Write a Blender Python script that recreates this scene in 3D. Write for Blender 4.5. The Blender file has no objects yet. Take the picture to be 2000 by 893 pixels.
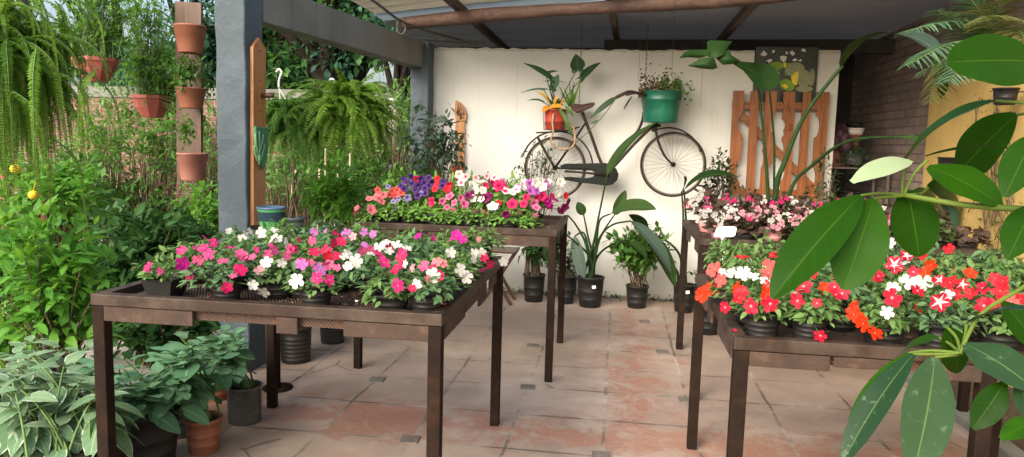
import bpy, math, random
import numpy as np
random.seed(7); rng = np.random.default_rng(7)
S = bpy.context.scene
COL = S.collection
A = np.array
# ------------------------------------------------------------------ camera
F = 1444.0
def nrm(v):
    v = np.asarray(v, float); return v / np.linalg.norm(v)
_down = nrm((-350, 13000, 1444)); _dep = A((208, -154, 1444.)); _dep = nrm(_dep - _down * _dep.dot(_down))
_up = -_down; _x = np.cross(_dep, _up)
CM = np.stack([_x, _dep, _up], 1)                 # columns: world x, y, z in camera axes (x right, y down, z forward)
EYE = A((0, 0, 1.5))
def ray(u, v): return CM.T @ A(((u - 1000) / F, (v - 446.5) / F, 1.0))
def P(u, v, y):                                   # point of the plane at depth y seen at a photo position
    d = ray(u, v); return EYE + d * (y / d[1])
def G(u, v, z=0.0):                               # point of the horizontal plane z
    d = ray(u, v); return EYE + d * ((z - 1.5) / d[2])
cd = bpy.data.cameras.new('camera'); cam = bpy.data.objects.new('camera', cd); COL.objects.link(cam); S.camera = cam
r_, u_, b_ = CM.T @ A((1, 0, 0)), CM.T @ A((0, -1, 0)), CM.T @ A((0, 0, -1))
from mathutils import Matrix, Vector
cam.matrix_world = Matrix([[r_[i], u_[i], b_[i], EYE[i]] for i in range(3)] + [[0, 0, 0, 1]])
cd.sensor_width = 36; cd.lens = F / 2000 * 36; cd.clip_start = 0.05; cd.clip_end = 500
# ------------------------------------------------------------------ world, sun, exposure
SUN_TO = nrm((-0.40, -0.80, 0.58))
w = bpy.data.worlds.new('World'); S.world = w; w.use_nodes = True
nt = w.node_tree; bg = nt.nodes['Background']
sky = nt.nodes.new('ShaderNodeTexSky'); sky.sky_type = 'NISHITA'; sky.sun_disc = False
sky.sun_elevation = math.asin(SUN_TO[2]); sky.sun_rotation = math.atan2(SUN_TO[0], SUN_TO[1])
sky.air_density = 1.0; sky.dust_density = 6.0; sky.ozone_density = 0.6
nt.links.new(sky.outputs[0], bg.inputs[0]); bg.inputs[1].default_value = 0.15
sd = bpy.data.lights.new('sun', 'SUN'); sd.energy = 1.1; sd.angle = math.radians(50); sd.color = (1.0, 0.99, 0.97)
so = bpy.data.objects.new('sun', sd); COL.objects.link(so); so.location = (-6, -8, 12)
so.rotation_euler = Vector(tuple(SUN_TO)).to_track_quat('Z', 'Y').to_euler()
S.view_settings.view_transform = 'Standard'; S.view_settings.look = 'None'
S.view_settings.exposure = 1.3; S.view_settings.gamma = 1.0; S.view_settings.use_curve_mapping = False
S.cycles.max_bounces = 8; S.cycles.diffuse_bounces = 5; S.cycles.transparent_max_bounces = 6

# ------------------------------------------------------------------ mesh helpers
class MB:
    def __init__(s): s.V = []; s.F = []; s.n = 0; s.A = {'rnd': [], 'ac': [], 'al': []}
    def add(s, v, faces, rnd=0.5, ac=0.0, al=0.0):
        v = np.asarray(v, float).reshape(-1, 3); k = len(v)
        if isinstance(faces, np.ndarray): s.F.append(faces + s.n)
        else:
            by = {}
            for f in faces: by.setdefault(len(f), []).append(f)
            for q in by.values(): s.F.append(A(q, int) + s.n)
        s.V.append(v); s.n += k
        for nm, a in (('rnd', rnd), ('ac', ac), ('al', al)):
            s.A[nm].append(np.broadcast_to(np.asarray(a, float), (k,)))
        return s
    def box(s, x0, x1, y0, y1, z0, z1, rnd=0.5):
        v = [(x, y, z) for z in (z0, z1) for y in (y0, y1) for x in (x0, x1)]
        return s.add(v, [(0, 2, 3, 1), (4, 5, 7, 6), (0, 1, 5, 4), (2, 6, 7, 3), (0, 4, 6, 2), (1, 3, 7, 5)], rnd)
    def obox(s, c, ax, ay, az, rnd=0.5):           # oriented box, half-vectors
        c, ax, ay, az = map(lambda q: np.asarray(q, float), (c, ax, ay, az))
        v = [c + i * ax + j * ay + k * az for k in (-1, 1) for j in (-1, 1) for i in (-1, 1)]
        return s.add(v, [(0, 2, 3, 1), (4, 5, 7, 6), (0, 1, 5, 4), (2, 6, 7, 3), (0, 4, 6, 2), (1, 3, 7, 5)], rnd)
    def tube(s, pts, r, seg=8, cap=True, rnd=0.5, closed=False):
        pts = np.asarray(pts, float); n = len(pts); r = np.broadcast_to(np.asarray(r, float), (n,))
        if closed: T = np.roll(pts, -1, 0) - np.roll(pts, 1, 0)
        else: T = np.gradient(pts, axis=0)
        T /= np.maximum(np.linalg.norm(T, axis=1, keepdims=True), 1e-9)
        ref = A((0, 0, 1.)) if abs(T[0][2]) < .9 else A((1., 0, 0))
        vs = []; a = np.arange(seg) * 2 * math.pi / seg; nv = ref
        for i in range(n):
            nv = nv - T[i] * nv.dot(T[i]); nv = nrm(nv) if np.linalg.norm(nv) > 1e-6 else nrm(np.cross(T[i], A((.3, .5, .8))))
            b = np.cross(T[i], nv)
            vs.append(pts[i] + r[i] * (np.cos(a)[:, None] * nv + np.sin(a)[:, None] * b))
        f = []
        for i in range(n if closed else n - 1):
            i2 = (i + 1) % n
            for j in range(seg):
                k = (j + 1) % seg; f.append((i * seg + j, i * seg + k, i2 * seg + k, i2 * seg + j))
        if cap and not closed: f += [tuple(range(seg))[::-1], tuple((n - 1) * seg + j for j in range(seg))]
        return s.add(np.concatenate(vs), f, rnd)
    def lathe(s, prof, seg=20, c=(0, 0, 0), rnd=0.5, sx=1, sy=1, rot=0.0):
        a = np.arange(seg) * 2 * math.pi / seg + rot; n = len(prof)
        v = [(c[0] + p[0] * sx * math.cos(t), c[1] + p[0] * sy * math.sin(t), c[2] + p[1]) for p in prof for t in a]
        f = [(i * seg + j, i * seg + (j + 1) % seg, (i + 1) * seg + (j + 1) % seg, (i + 1) * seg + j) for i in range(n - 1) for j in range(seg)]
        return s.add(v, f, rnd)
    def prism(s, poly, o, ax, ay, az, rnd=0.5):    # polygon in ax, ay, extruded along az
        o, ax, ay, az = map(lambda q: np.asarray(q, float), (o, ax, ay, az)); n = len(poly)
        v = [o + p[0] * ax + p[1] * ay for p in poly] + [o + p[0] * ax + p[1] * ay + az for p in poly]
        f = [tuple(range(n))[::-1], tuple(range(n, 2 * n))] + [(i, (i + 1) % n, n + (i + 1) % n, n + i) for i in range(n)]
        return s.add(v, f, rnd)
    def blob(s, c, r, rnd=0.5, seg=10, rings=6, rs=(1, 1, 1)):
        pr = [(max(1e-4, math.sin(math.pi * i / rings)), -math.cos(math.pi * i / rings)) for i in range(rings + 1)]
        a = np.arange(seg) * 2 * math.pi / seg
        v = [(c[0] + r * rs[0] * p[0] * math.cos(t), c[1] + r * rs[1] * p[0] * math.sin(t), c[2] + r * rs[2] * p[1]) for p in pr for t in a]
        f = [(i * seg + j, i * seg + (j + 1) % seg, (i + 1) * seg + (j + 1) % seg, (i + 1) * seg + j) for i in range(rings) for j in range(seg)]
        return s.add(v, f, rnd)
    def mesh(s, name, mat, shift=(0, 0, 0), smooth=True):
        V = np.concatenate(s.V) - np.asarray(shift, float)
        me = bpy.data.meshes.new(name)
        loops = np.concatenate([f.ravel() for f in s.F]); tot = np.concatenate([np.full(len(f), f.shape[1]) for f in s.F])
        me.vertices.add(len(V)); me.vertices.foreach_set('co', V.ravel().astype(np.float32))
        me.loops.add(len(loops)); me.loops.foreach_set('vertex_index', loops.astype(np.int32))
        me.polygons.add(len(tot)); me.polygons.foreach_set('loop_start', np.concatenate([[0], np.cumsum(tot)[:-1]]).astype(np.int32))
        try: me.polygons.foreach_set('loop_total', tot.astype(np.int32))
        except Exception: pass
        me.update(calc_edges=True)
        me.polygons.foreach_set('use_smooth', np.full(len(tot), smooth))
        for nm, l in s.A.items():
            at = me.attributes.new(nm, 'FLOAT', 'POINT'); at.data.foreach_set('value', np.concatenate(l).astype(np.float32))
        me.materials.append(mat); me.validate(); return me

ORI = {}
def tag(o, label=None, cat=None, group=None, kind=None):
    if label: o['label'] = label
    if cat: o['category'] = cat
    if group: o['group'] = group
    if kind: o['kind'] = kind
    return o
def thing(name, label, cat, loc, group=None):      # an Empty at the base of a thing
    o = bpy.data.objects.new(name, None); COL.objects.link(o); o.location = tuple(loc); o.empty_display_size = 0.05
    ORI[o.name] = A(loc, float); return tag(o, label, cat, group)
def obj(name, mb, mat, parent=None, smooth=True, base=None, label=None, cat=None, group=None, kind=None):
    sh = ORI[parent.name] if parent else (base if base is not None else (0, 0, 0))
    o = bpy.data.objects.new(name, mb.mesh(name, mat, sh, smooth)); COL.objects.link(o)
    if parent: o.parent = parent; ORI[o.name] = sh
    else: o.location = tuple(sh); ORI[o.name] = A(sh, float)
    return tag(o, label, cat, group, kind)
def inst(name, me, parent, loc=(0, 0, 0), rot=None, scale=1.0):   # shared mesh placed in its parent's space
    o = bpy.data.objects.new(name, me); COL.objects.link(o); o.parent = parent
    ORI[o.name] = ORI[parent.name]
    if rot is None: o.location = tuple(loc); o.scale = (scale,) * 3 if np.isscalar(scale) else tuple(scale)
    elif np.isscalar(rot): o.location = tuple(loc); o.rotation_euler = (0, 0, rot); o.scale = (scale,) * 3 if np.isscalar(scale) else tuple(scale)
    else:
        m = Matrix([list(np.asarray(rot)[i]) + [loc[i]] for i in range(3)] + [[0, 0, 0, 1]]); o.matrix_basis = m @ Matrix.Scale(scale, 4)
    return o
def bevel(o, w=0.004, n=2):
    m = o.modifiers.new('bevel', 'BEVEL'); m.width = w; m.segments = n; m.limit_method = 'ANGLE'; return o

# ------------------------------------------------------------------ material helpers
def newmat(name):
    m = bpy.data.materials.new(name); m.use_nodes = True; nt = m.node_tree
    return m, nt, nt.nodes['Principled BSDF'], nt.nodes['Material Output']
def nd(nt, t, **k):
    n = nt.nodes.new('ShaderNode' + t)
    for a, b in k.items(): setattr(n, a, b)
    return n
def lk(nt, a, b): nt.links.new(a, b)
def val(nt, sock, x):
    if hasattr(x, 'links'): nt.links.new(x, sock)
    else: sock.default_value = x
def mth(nt, op, a, b=0.0, c=0.0, clamp=False):
    n = nd(nt, 'Math', operation=op, use_clamp=clamp); val(nt, n.inputs[0], a); val(nt, n.inputs[1], b); val(nt, n.inputs[2], c); return n.outputs[0]
def mixc(nt, f, a, b):
    n = nd(nt, 'Mix', data_type='RGBA'); val(nt, n.inputs[0], f)
    for s_, x in ((n.inputs[6], a), (n.inputs[7], b)):
        if hasattr(x, 'links'): nt.links.new(x, s_)
        else: s_.default_value = tuple(x) + (1,) if len(x) == 3 else x
    return n.outputs[2]
def ramp(nt, f, stops):
    n = nd(nt, 'ValToRGB'); e = n.color_ramp.elements
    while len(e) < len(stops): e.new(0.5)
    for i, (p, c) in enumerate(stops):
        e[i].position = p; e[i].color = tuple(c) + (1,) if len(c) == 3 else c
    lk(nt, f, n.inputs[0]); return n.outputs[0]
def noise(nt, vec, scale, detail=5, rough=.55, dist=0):
    n = nd(nt, 'TexNoise'); n.inputs['Scale'].default_value = scale; n.inputs['Detail'].default_value = detail
    n.inputs['Roughness'].default_value = rough; n.inputs['Distortion'].default_value = dist
    if vec is not None: lk(nt, vec, n.inputs['Vector'])
    return n.outputs['Fac']
def coords(nt, sc=(1, 1, 1), world=True):
    if world: g = nd(nt, 'NewGeometry').outputs['Position']
    else: g = nd(nt, 'TexCoord').outputs['Object']
    m = nd(nt, 'Mapping'); m.inputs['Scale'].default_value = sc; lk(nt, g, m.inputs['Vector']); return m.outputs[0]
def bump(nt, bs, h, st=.3, dist=.01):
    b = nd(nt, 'Bump'); b.inputs['Strength'].default_value = st; b.inputs['Distance'].default_value = dist
    lk(nt, h, b.inputs['Height']); lk(nt, b.outputs[0], bs.inputs['Normal'])
def attr(nt, nm): return nd(nt, 'Attribute', attribute_name=nm).outputs['Fac']
def surf(name, stops, scale=6, rough=.75, bmp=.2, bscale=None, sc=(1, 1, 1), metal=0, fine=None, world=True, dist=.004, spec=.3, dirt=None):
    m, nt, bs, out = newmat(name); v = coords(nt, sc, world)
    f = noise(nt, v, scale, 8, .62)
    c = ramp(nt, f, stops)
    if fine: c = mixc(nt, mth(nt, 'MULTIPLY', noise(nt, v, fine[1], 6, .7), fine[2]), c, fine[0])
    if dirt:                                        # blotches with a shape of their own
        c = mixc(nt, ramp(nt, noise(nt, v, dirt[1], 6, .7, .5), [(dirt[2], (0, 0, 0)), (dirt[2] + .12, (1, 1, 1))]), c, dirt[0])
    lk(nt, c, bs.inputs['Base Color']); bs.inputs['Roughness'].default_value = rough; bs.inputs['Metallic'].default_value = metal
    bs.inputs['Specular IOR Level'].default_value = spec
    if bmp: bump(nt, bs, noise(nt, v, bscale or scale * 4, 8, .65), bmp, dist)
    return m
def leafmat(name, c0, c1, c2, vein=None, vw=.1, rough=.5, tr=.3, edge=None, veins=0, spots=None, spec=.14, veinamt=.22):
    m, nt, bs, out = newmat(name)
    r = attr(nt, 'rnd'); ac = attr(nt, 'ac'); al = attr(nt, 'al')
    v = coords(nt)
    f = mth(nt, 'ADD', mth(nt, 'MULTIPLY', r, .8), mth(nt, 'MULTIPLY', noise(nt, v, 9, 3), .3), clamp=True)
    c = ramp(nt, f, [(.15, c0), (.55, c1), (.95, c2)])
    if spots: c = mixc(nt, ramp(nt, noise(nt, v, spots[1], 5, .7), [(spots[2], (0, 0, 0)), (spots[2] + .1, (1, 1, 1))]), c, spots[0])
    if veins:
        k = mth(nt, 'SINE', mth(nt, 'SUBTRACT', mth(nt, 'MULTIPLY', al, veins), mth(nt, 'MULTIPLY', ac, veins * .22)))
        k = mth(nt, 'MULTIPLY', mth(nt, 'POWER', mth(nt, 'ABSOLUTE', k), 22), veinamt)
        c = mixc(nt, k, c, vein or c2)
    if edge:
        k = mth(nt, 'ADD', ac, mth(nt, 'MULTIPLY', mth(nt, 'SUBTRACT', noise(nt, v, 25, 3), .5), 1.1))
        c = mixc(nt, ramp(nt, k, [(edge[1], (0, 0, 0)), (edge[1] + .12, (1, 1, 1))]), c, edge[0])
    if vein: c = mixc(nt, mth(nt, 'MULTIPLY', mth(nt, 'LESS_THAN', ac, vw), .75), c, vein)
    lk(nt, c, bs.inputs['Base Color']); bs.inputs['Roughness'].default_value = rough; bs.inputs['Specular IOR Level'].default_value = spec
    if tr:
        t = nd(nt, 'BsdfTranslucent'); lk(nt, mixc(nt, .35, c, (min(1, c2[0] * 2.2), min(1, c2[1] * 2.0), c2[2] * .7)), t.inputs[0])
        mx = nd(nt, 'MixShader'); mx.inputs[0].default_value = tr
        lk(nt, bs.outputs[0], mx.inputs[1]); lk(nt, t.outputs[0], mx.inputs[2]); lk(nt, mx.outputs[0], out.inputs[0])
    return m
def petalmat(name, c, throat, eye, star=None, tr=.3, th=.28):
    m, nt, bs, out = newmat(name); ac = attr(nt, 'ac'); al = attr(nt, 'al')
    c = tuple(x * .84 for x in c); c2 = tuple(x * .76 for x in c)
    base = mixc(nt, noise(nt, coords(nt), 60, 3), c, c2)
    if star:
        k = mth(nt, 'MULTIPLY', mth(nt, 'LESS_THAN', mth(nt, 'ABSOLUTE', al), mth(nt, 'MULTIPLY', mth(nt, 'SUBTRACT', .92, ac), .30)), 1.0)
        base = mixc(nt, k, base, star)
    base = mixc(nt, ramp(nt, ac, [(th * .5, (1, 1, 1)), (th * 1.6, (0, 0, 0))]), base, throat)
    base = mixc(nt, mth(nt, 'LESS_THAN', ac, .09), base, eye)
    lk(nt, base, bs.inputs['Base Color']); bs.inputs['Roughness'].default_value = .55; bs.inputs['Specular IOR Level'].default_value = .25
    t = nd(nt, 'BsdfTranslucent'); lk(nt, base, t.inputs[0]); mx = nd(nt, 'MixShader'); mx.inputs[0].default_value = tr
    lk(nt, bs.outputs[0], mx.inputs[1]); lk(nt, t.outputs[0], mx.inputs[2]); lk(nt, mx.outputs[0], out.inputs[0])
    return m

# ------------------------------------------------------------------ leaf helpers
def leaf_tpl(W=.5, n=3, fold=.2, curl=.2, a=.8, b=.9):
    t = np.linspace(0, 1, n + 1); wd = W / 2 * np.sin(math.pi * np.clip(t ** a, 0, 1)) ** b; wd = np.maximum(wd, .012)
    V = []; ac = []; al = []
    for i in range(n + 1):
        z = -curl * t[i] ** 2
        V += [(-wd[i], t[i], z + fold * wd[i]), (0, t[i], z), (wd[i], t[i], z + fold * wd[i])]; ac += [1, 0, 1]; al += [t[i]] * 3
    Q = [(i * 3 + j, i * 3 + j + 1, i * 3 + j + 4, i * 3 + j + 3) for i in range(n) for j in (0, 1)]
    return A(V), A(Q), A(ac, float), A(al)
def diamond_tpl(W=.2, curl=.15):
    return (A([(0, 0, 0), (-W / 2, .4, .02), (0, 1, -curl), (W / 2, .4, .02)]), A([(0, 3, 2, 1)]), A([0, 1, .5, 1.]), A([0, .4, 1, .4]))
def unit(v): return v / np.maximum(np.linalg.norm(v, axis=-1, keepdims=True), 1e-9)
def scatter(mb, tpl, loc, dirs, nor, scale, rnd=None, sw=None):
    V, Q, ac, al = tpl; N = len(loc); y = unit(dirs); x = unit(np.cross(y, nor)); z = np.cross(x, y)
    sc = np.broadcast_to(np.asarray(scale, float), (N,))[:, None, None]
    R = np.stack([x, y, z], 1)
    Vw = (V[None] * sc) @ R + loc[:, None, :]
    if rnd is None: rnd = rng.random(N)
    n = len(V); q = (Q[None] + (np.arange(N) * n)[:, None, None]).reshape(-1, Q.shape[1])
    mb.add(Vw.reshape(-1, 3), q, np.repeat(rnd, n), np.tile(ac, N), np.tile(al, N)); return mb
def rdirs(N): return unit(rng.normal(size=(N, 3)))
def blade(mb, base, tip, width, nh=(0, -.5, 1), bend=.08, fold=.15, n=12, m=3, a=1.0, b=.8, wav=0.0, rnd=None, side=0.0):
    base = np.asarray(base, float); tip = np.asarray(tip, float); d = tip - base; L = np.linalg.norm(d); y = d / L
    x = nrm(np.cross(y, np.asarray(nh, float))); z = np.cross(x, y); V = []; ac = []; al = []
    ss = np.linspace(-1, 1, 2 * m + 1); ph = rng.random() * 6
    for i in range(n + 1):
        t = i / n; wd = max(width / 2 * math.sin(math.pi * min(1, t ** a)) ** b, .004)
        c = base + y * L * t + z * bend * L * 4 * t * (1 - t) + x * side * L * 4 * t * (1 - t)
        for s in ss:
            V.append(c + x * wd * s * (1 - .12 * fold * abs(s)) + z * (fold * wd * abs(s) + wav * width * math.sin(t * 14 + ph + (2 if s > 0 else 0)) * abs(s)))
            ac.append(abs(s)); al.append(t)
    k = 2 * m + 1
    Q = A([(i * k + j, i * k + j + 1, (i + 1) * k + j + 1, (i + 1) * k + j) for i in range(n) for j in range(2 * m)])
    mb.add(V, Q, rng.random() if rnd is None else rnd, ac, al); return mb
def bez(p0, p1, p2, n=10):
    t = np.linspace(0, 1, n)[:, None]; p0, p1, p2 = map(lambda q: np.asarray(q, float), (p0, p1, p2))
    return (1 - t) ** 2 * p0 + 2 * t * (1 - t) * p1 + t ** 2 * p2
def pline(pts, n=12):                               # smooth curve through points
    pts = np.asarray(pts, float); k = len(pts); t = np.linspace(0, k - 1, n); o = []
    for x in t:
        i = min(int(x), k - 2); f = x - i; p0 = pts[max(i - 1, 0)]; p1 = pts[i]; p2 = pts[i + 1]; p3 = pts[min(i + 2, k - 1)]
        o.append(.5 * (2 * p1 + (p2 - p0) * f + (2 * p0 - 5 * p1 + 4 * p2 - p3) * f * f + (3 * p1 - p0 - 3 * p2 + p3) * f ** 3))
    return A(o)
def fronds(mb, stem, origin, n, L, e0=(.3, 1.3), droop=(1.2, 2.2), pin=.06, npin=30, az=None, W=.3, jit=.04, ow=1.0):
    tpl = diamond_tpl(W, .25); origin = np.asarray(origin, float)
    for k in range(n):
        a = rng.uniform(*(az or (0, 2 * math.pi))); l = L * rng.uniform(.65, 1.1); e = rng.uniform(*e0); dr = rng.uniform(*droop)
        p = origin + rng.normal(size=3) * jit; pts = [p.copy()]; T = []; N = 16; sw = rng.normal() * .4
        for i in range(N):
            t = (i + .5) / N; el = e - dr * t ** 1.1 * 1.2; el = max(el, -1.5); aa = a + sw * t
            d = A((math.cos(aa) * math.cos(el) * ow, math.sin(aa) * math.cos(el), math.sin(el))); d = nrm(d); T.append(d); p = p + d * l / N; pts.append(p.copy())
        pts = A(pts); T.append(T[-1]); T = A(T)
        if stem is not None: stem.tube(pts, np.linspace(.003, .001, N + 1), 4, False)
        ts = np.linspace(.08, .99, npin); idx = ts * N; i0 = np.minimum(idx.astype(int), N - 1); f = (idx - i0)[:, None]
        c = pts[i0] * (1 - f) + pts[i0 + 1] * f; d = T[i0]; side = unit(np.cross(d, A((0, 0, 1.)) + 1e-4)); up = np.cross(side, d)
        pl = pin * np.minimum(1, .45 + 2.2 * ts) * (1 - ts ** 2.2 * .8)
        rr = np.clip(rng.random() * .7 + ts * .3 + rng.normal(size=npin) * .08, 0, 1)
        for sg in (-1, 1):
            dd = side * sg + d * .28 - up * .18 + rng.normal(size=(npin, 3)) * .1
            scatter(mb, tpl, c, dd, up + rng.normal(size=(npin, 3)) * .18, pl, rr)
    return mb
def twigs(center, radii, n, shell=.55):             # twig ends spread through an ellipsoid
    d = rdirs(n); r = shell + (1 - shell) * rng.random(n); return np.asarray(center) + d * r[:, None] * np.asarray(radii), d
def foliage(mb, tips, outd, m, L, tpl, up=.6, spread=.09, jl=.3, hang=0.0):
    N = len(tips) * m; t = np.repeat(tips, m, 0); o = np.repeat(outd, m, 0); rn = np.repeat(rng.random(len(tips)), m)
    pos = t - o * rng.random((N, 1)) * spread + rng.normal(size=(N, 3)) * spread * .35
    d = o * .6 + rdirs(N) * .9 + A((0, 0, up - hang)); nn = A((0, 0, 1.)) + rdirs(N) * .45 + o * .3
    return scatter(mb, tpl, pos, d, nn, L * (1 + jl * rng.normal(size=N)).clip(.4, 1.6), np.clip(rn * .6 + rng.random(N) * .4, 0, 1))
def stems(mb, base, tips, r0=.012, r1=.003, jit=.03, k=None, seg=5):
    idx = range(len(tips)) if k is None else rng.choice(len(tips), min(k, len(tips)), False)
    for i in idx:
        b = np.asarray(base) + A((rng.normal() * jit, rng.normal() * jit, 0)); mid = b * .45 + tips[i] * .55 + A((0, 0, .12)) * np.linalg.norm(tips[i] - b)
        mid[:2] = b[:2] * .65 + tips[i][:2] * .35
        mb.tube(bez(b, mid, tips[i], 7), np.linspace(r0, r1, 7), seg, False)
    return mb
# ------------------------------------------------------------------ materials of the setting
def floor_mat():
    m, nt, bs, out = newmat('patio_tiles'); g = nd(nt, 'NewGeometry').outputs['Position']
    sp = nd(nt, 'SeparateXYZ'); 
    wob = nd(nt, 'TexNoise'); wob.inputs['Scale'].default_value = 3; lk(nt, g, wob.inputs['Vector'])
    ad = nd(nt, 'MixRGB', blend_type='LINEAR_LIGHT'); ad.inputs[0].default_value = .012; lk(nt, g, ad.inputs[1]); lk(nt, wob.outputs['Color'], ad.inputs[2])
    lk(nt, ad.outputs[0], sp.inputs[0]); X, Y = sp.outputs[0], sp.outputs[1]
    T = .485
    xs = mth(nt, 'DIVIDE', mth(nt, 'ADD', X, .5 + T * 20), T); ys = mth(nt, 'DIVIDE', mth(nt, 'SUBTRACT', Y, 3.52 - T * 20), T)
    fx, fy = mth(nt, 'FRACT', xs), mth(nt, 'FRACT', ys)
    dx = mth(nt, 'MINIMUM', fx, mth(nt, 'SUBTRACT', 1.0, fx)); dy = mth(nt, 'MINIMUM', fy, mth(nt, 'SUBTRACT', 1.0, fy))
    d = mth(nt, 'MINIMUM', dx, dy)
    cid = nd(nt, 'CombineXYZ'); lk(nt, mth(nt, 'FLOOR', xs), cid.inputs[0]); lk(nt, mth(nt, 'FLOOR', ys), cid.inputs[1])
    wn = nd(nt, 'TexWhiteNoise', noise_dimensions='2D'); lk(nt, cid.outputs[0], wn.inputs['Vector']); tid = wn.outputs['Value']
    n1 = noise(nt, g, 2.2, 8, .65, .6); n2 = noise(nt, g, 30, 6, .7); n3 = noise(nt, g, .8, 4)
    base = ramp(nt, n1, [(.30, (.150, .126, .100)), (.5, (.305, .258, .212)), (.70, (.46, .40, .34))])
    base = mixc(nt, mth(nt, 'MULTIPLY', tid, .45), base, (.23, .175, .145))
    base = mixc(nt, mth(nt, 'MULTIPLY', n2, .45), base, (.42, .355, .295))
    base = mixc(nt, .20, base, (.30, .175, .135))
    # worn red paint: strong along one row and one column of tiles, faint elsewhere
    row = mth(nt, 'SUBTRACT', 1.0, mth(nt, 'DIVIDE', mth(nt, 'ABSOLUTE', mth(nt, 'SUBTRACT', Y, 3.77)), .55), clamp=True)
    colm = mth(nt, 'MULTIPLY', mth(nt, 'SUBTRACT', 1.0, mth(nt, 'DIVIDE', mth(nt, 'ABSOLUTE', mth(nt, 'SUBTRACT', X, .18)), .5), clamp=True), .75)
    near = mth(nt, 'MULTIPLY', mth(nt, 'LESS_THAN', Y, 3.1), .12)
    zone = mth(nt, 'MAXIMUM', mth(nt, 'MAXIMUM', row, colm), near)
    k = mth(nt, 'ADD', mth(nt, 'ADD', mth(nt, 'MULTIPLY', zone, .55), mth(nt, 'MULTIPLY', tid, .16)), mth(nt, 'MULTIPLY', mth(nt, 'SUBTRACT', noise(nt, g, 5, 9, .72, .8), .5), 1.5))
    red = ramp(nt, n2, [(.3, (.235, .075, .042)), (.7, (.33, .145, .095))])
    base = mixc(nt, mth(nt, 'MULTIPLY', ramp(nt, k, [(.34, (0, 0, 0)), (.56, (1, 1, 1))]), .60), base, red)
    # cracks
    vo = nd(nt, 'TexVoronoi', feature='DISTANCE_TO_EDGE'); vo.inputs['Scale'].default_value = 1.1; lk(nt, ad.outputs[0], vo.inputs['Vector'])
    crack = mth(nt, 'MULTIPLY', mth(nt, 'LESS_THAN', vo.outputs['Distance'], .007), mth(nt, 'GREATER_THAN', n3, .60))
    base = mixc(nt, mth(nt, 'MULTIPLY', crack, .7), base, (.10, .085, .07))
    j = mth(nt, 'LESS_THAN', d, mth(nt, 'ADD', .008, mth(nt, 'MULTIPLY', noise(nt, g, 6, 5), .022)))
    base = mixc(nt, mth(nt, 'MULTIPLY', j, .8), base, ramp(nt, n1, [(.42, (.085, .07, .06)), (.60, (.40, .35, .30))]))
    base = mixc(nt, ramp(nt, noise(nt, g, 1.3, 7, .7), [(.54, (0, 0, 0)), (.72, (.55, .55, .55))]), base, (.13, .107, .09))
    lk(nt, base, bs.inputs['Base Color'])
    lk(nt, ramp(nt, n1, [(.3, (.42,) * 3), (.7, (.68,) * 3)]), bs.inputs['Roughness']); bs.inputs['Specular IOR Level'].default_value = .35
    h = mth(nt, 'SUBTRACT', mth(nt, 'MULTIPLY', n2, .35), mth(nt, 'ADD', mth(nt, 'MULTIPLY', j, .8), crack)); bump(nt, bs, h, .6, .008); return m
def brick_mat(name, c1, c2, mortar, bw=.23, bh=.072, axis='x', dirt=None, contrast=1.0):
    m, nt, bs, out = newmat(name); g = nd(nt, 'NewGeometry').outputs['Position']; sp = nd(nt, 'SeparateXYZ'); lk(nt, g, sp.inputs[0])
    cb = nd(nt, 'CombineXYZ'); lk(nt, sp.outputs[0 if axis == 'x' else 1], cb.inputs[0]); lk(nt, sp.outputs[2], cb.inputs[1])
    b = nd(nt, 'TexBrick'); lk(nt, cb.outputs[0], b.inputs['Vector'])
    b.inputs['Color1'].default_value = (*c1, 1); b.inputs['Color2'].default_value = (*c2, 1); b.inputs['Mortar'].default_value = (*mortar, 1)
    b.inputs['Scale'].default_value = 1; b.inputs['Mortar Size'].default_value = .009; b.inputs['Mortar Smooth'].default_value = .3
    b.inputs['Brick Width'].default_value = bw; b.inputs['Row Height'].default_value = bh; b.inputs['Bias'].default_value = 0
    n = noise(nt, g, 7, 8, .7); c = mixc(nt, mth(nt, 'MULTIPLY', n, .5), b.outputs['Color'], tuple(x * .55 for x in c1))
    if dirt: c = mixc(nt, ramp(nt, noise(nt, g, 1.6, 6, .7), [(.45, (0, 0, 0)), (.65, (.8, .8, .8))]), c, dirt)
    lk(nt, c, bs.inputs['Base Color']); bs.inputs['Roughness'].default_value = .9; bs.inputs['Specular IOR Level'].default_value = .15
    bump(nt, bs, mth(nt, 'ADD', mth(nt, 'MULTIPLY', b.outputs['Fac'], -1.0), mth(nt, 'MULTIPLY', noise(nt, g, 40, 6, .7), .5)), .7, .012); return m
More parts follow.
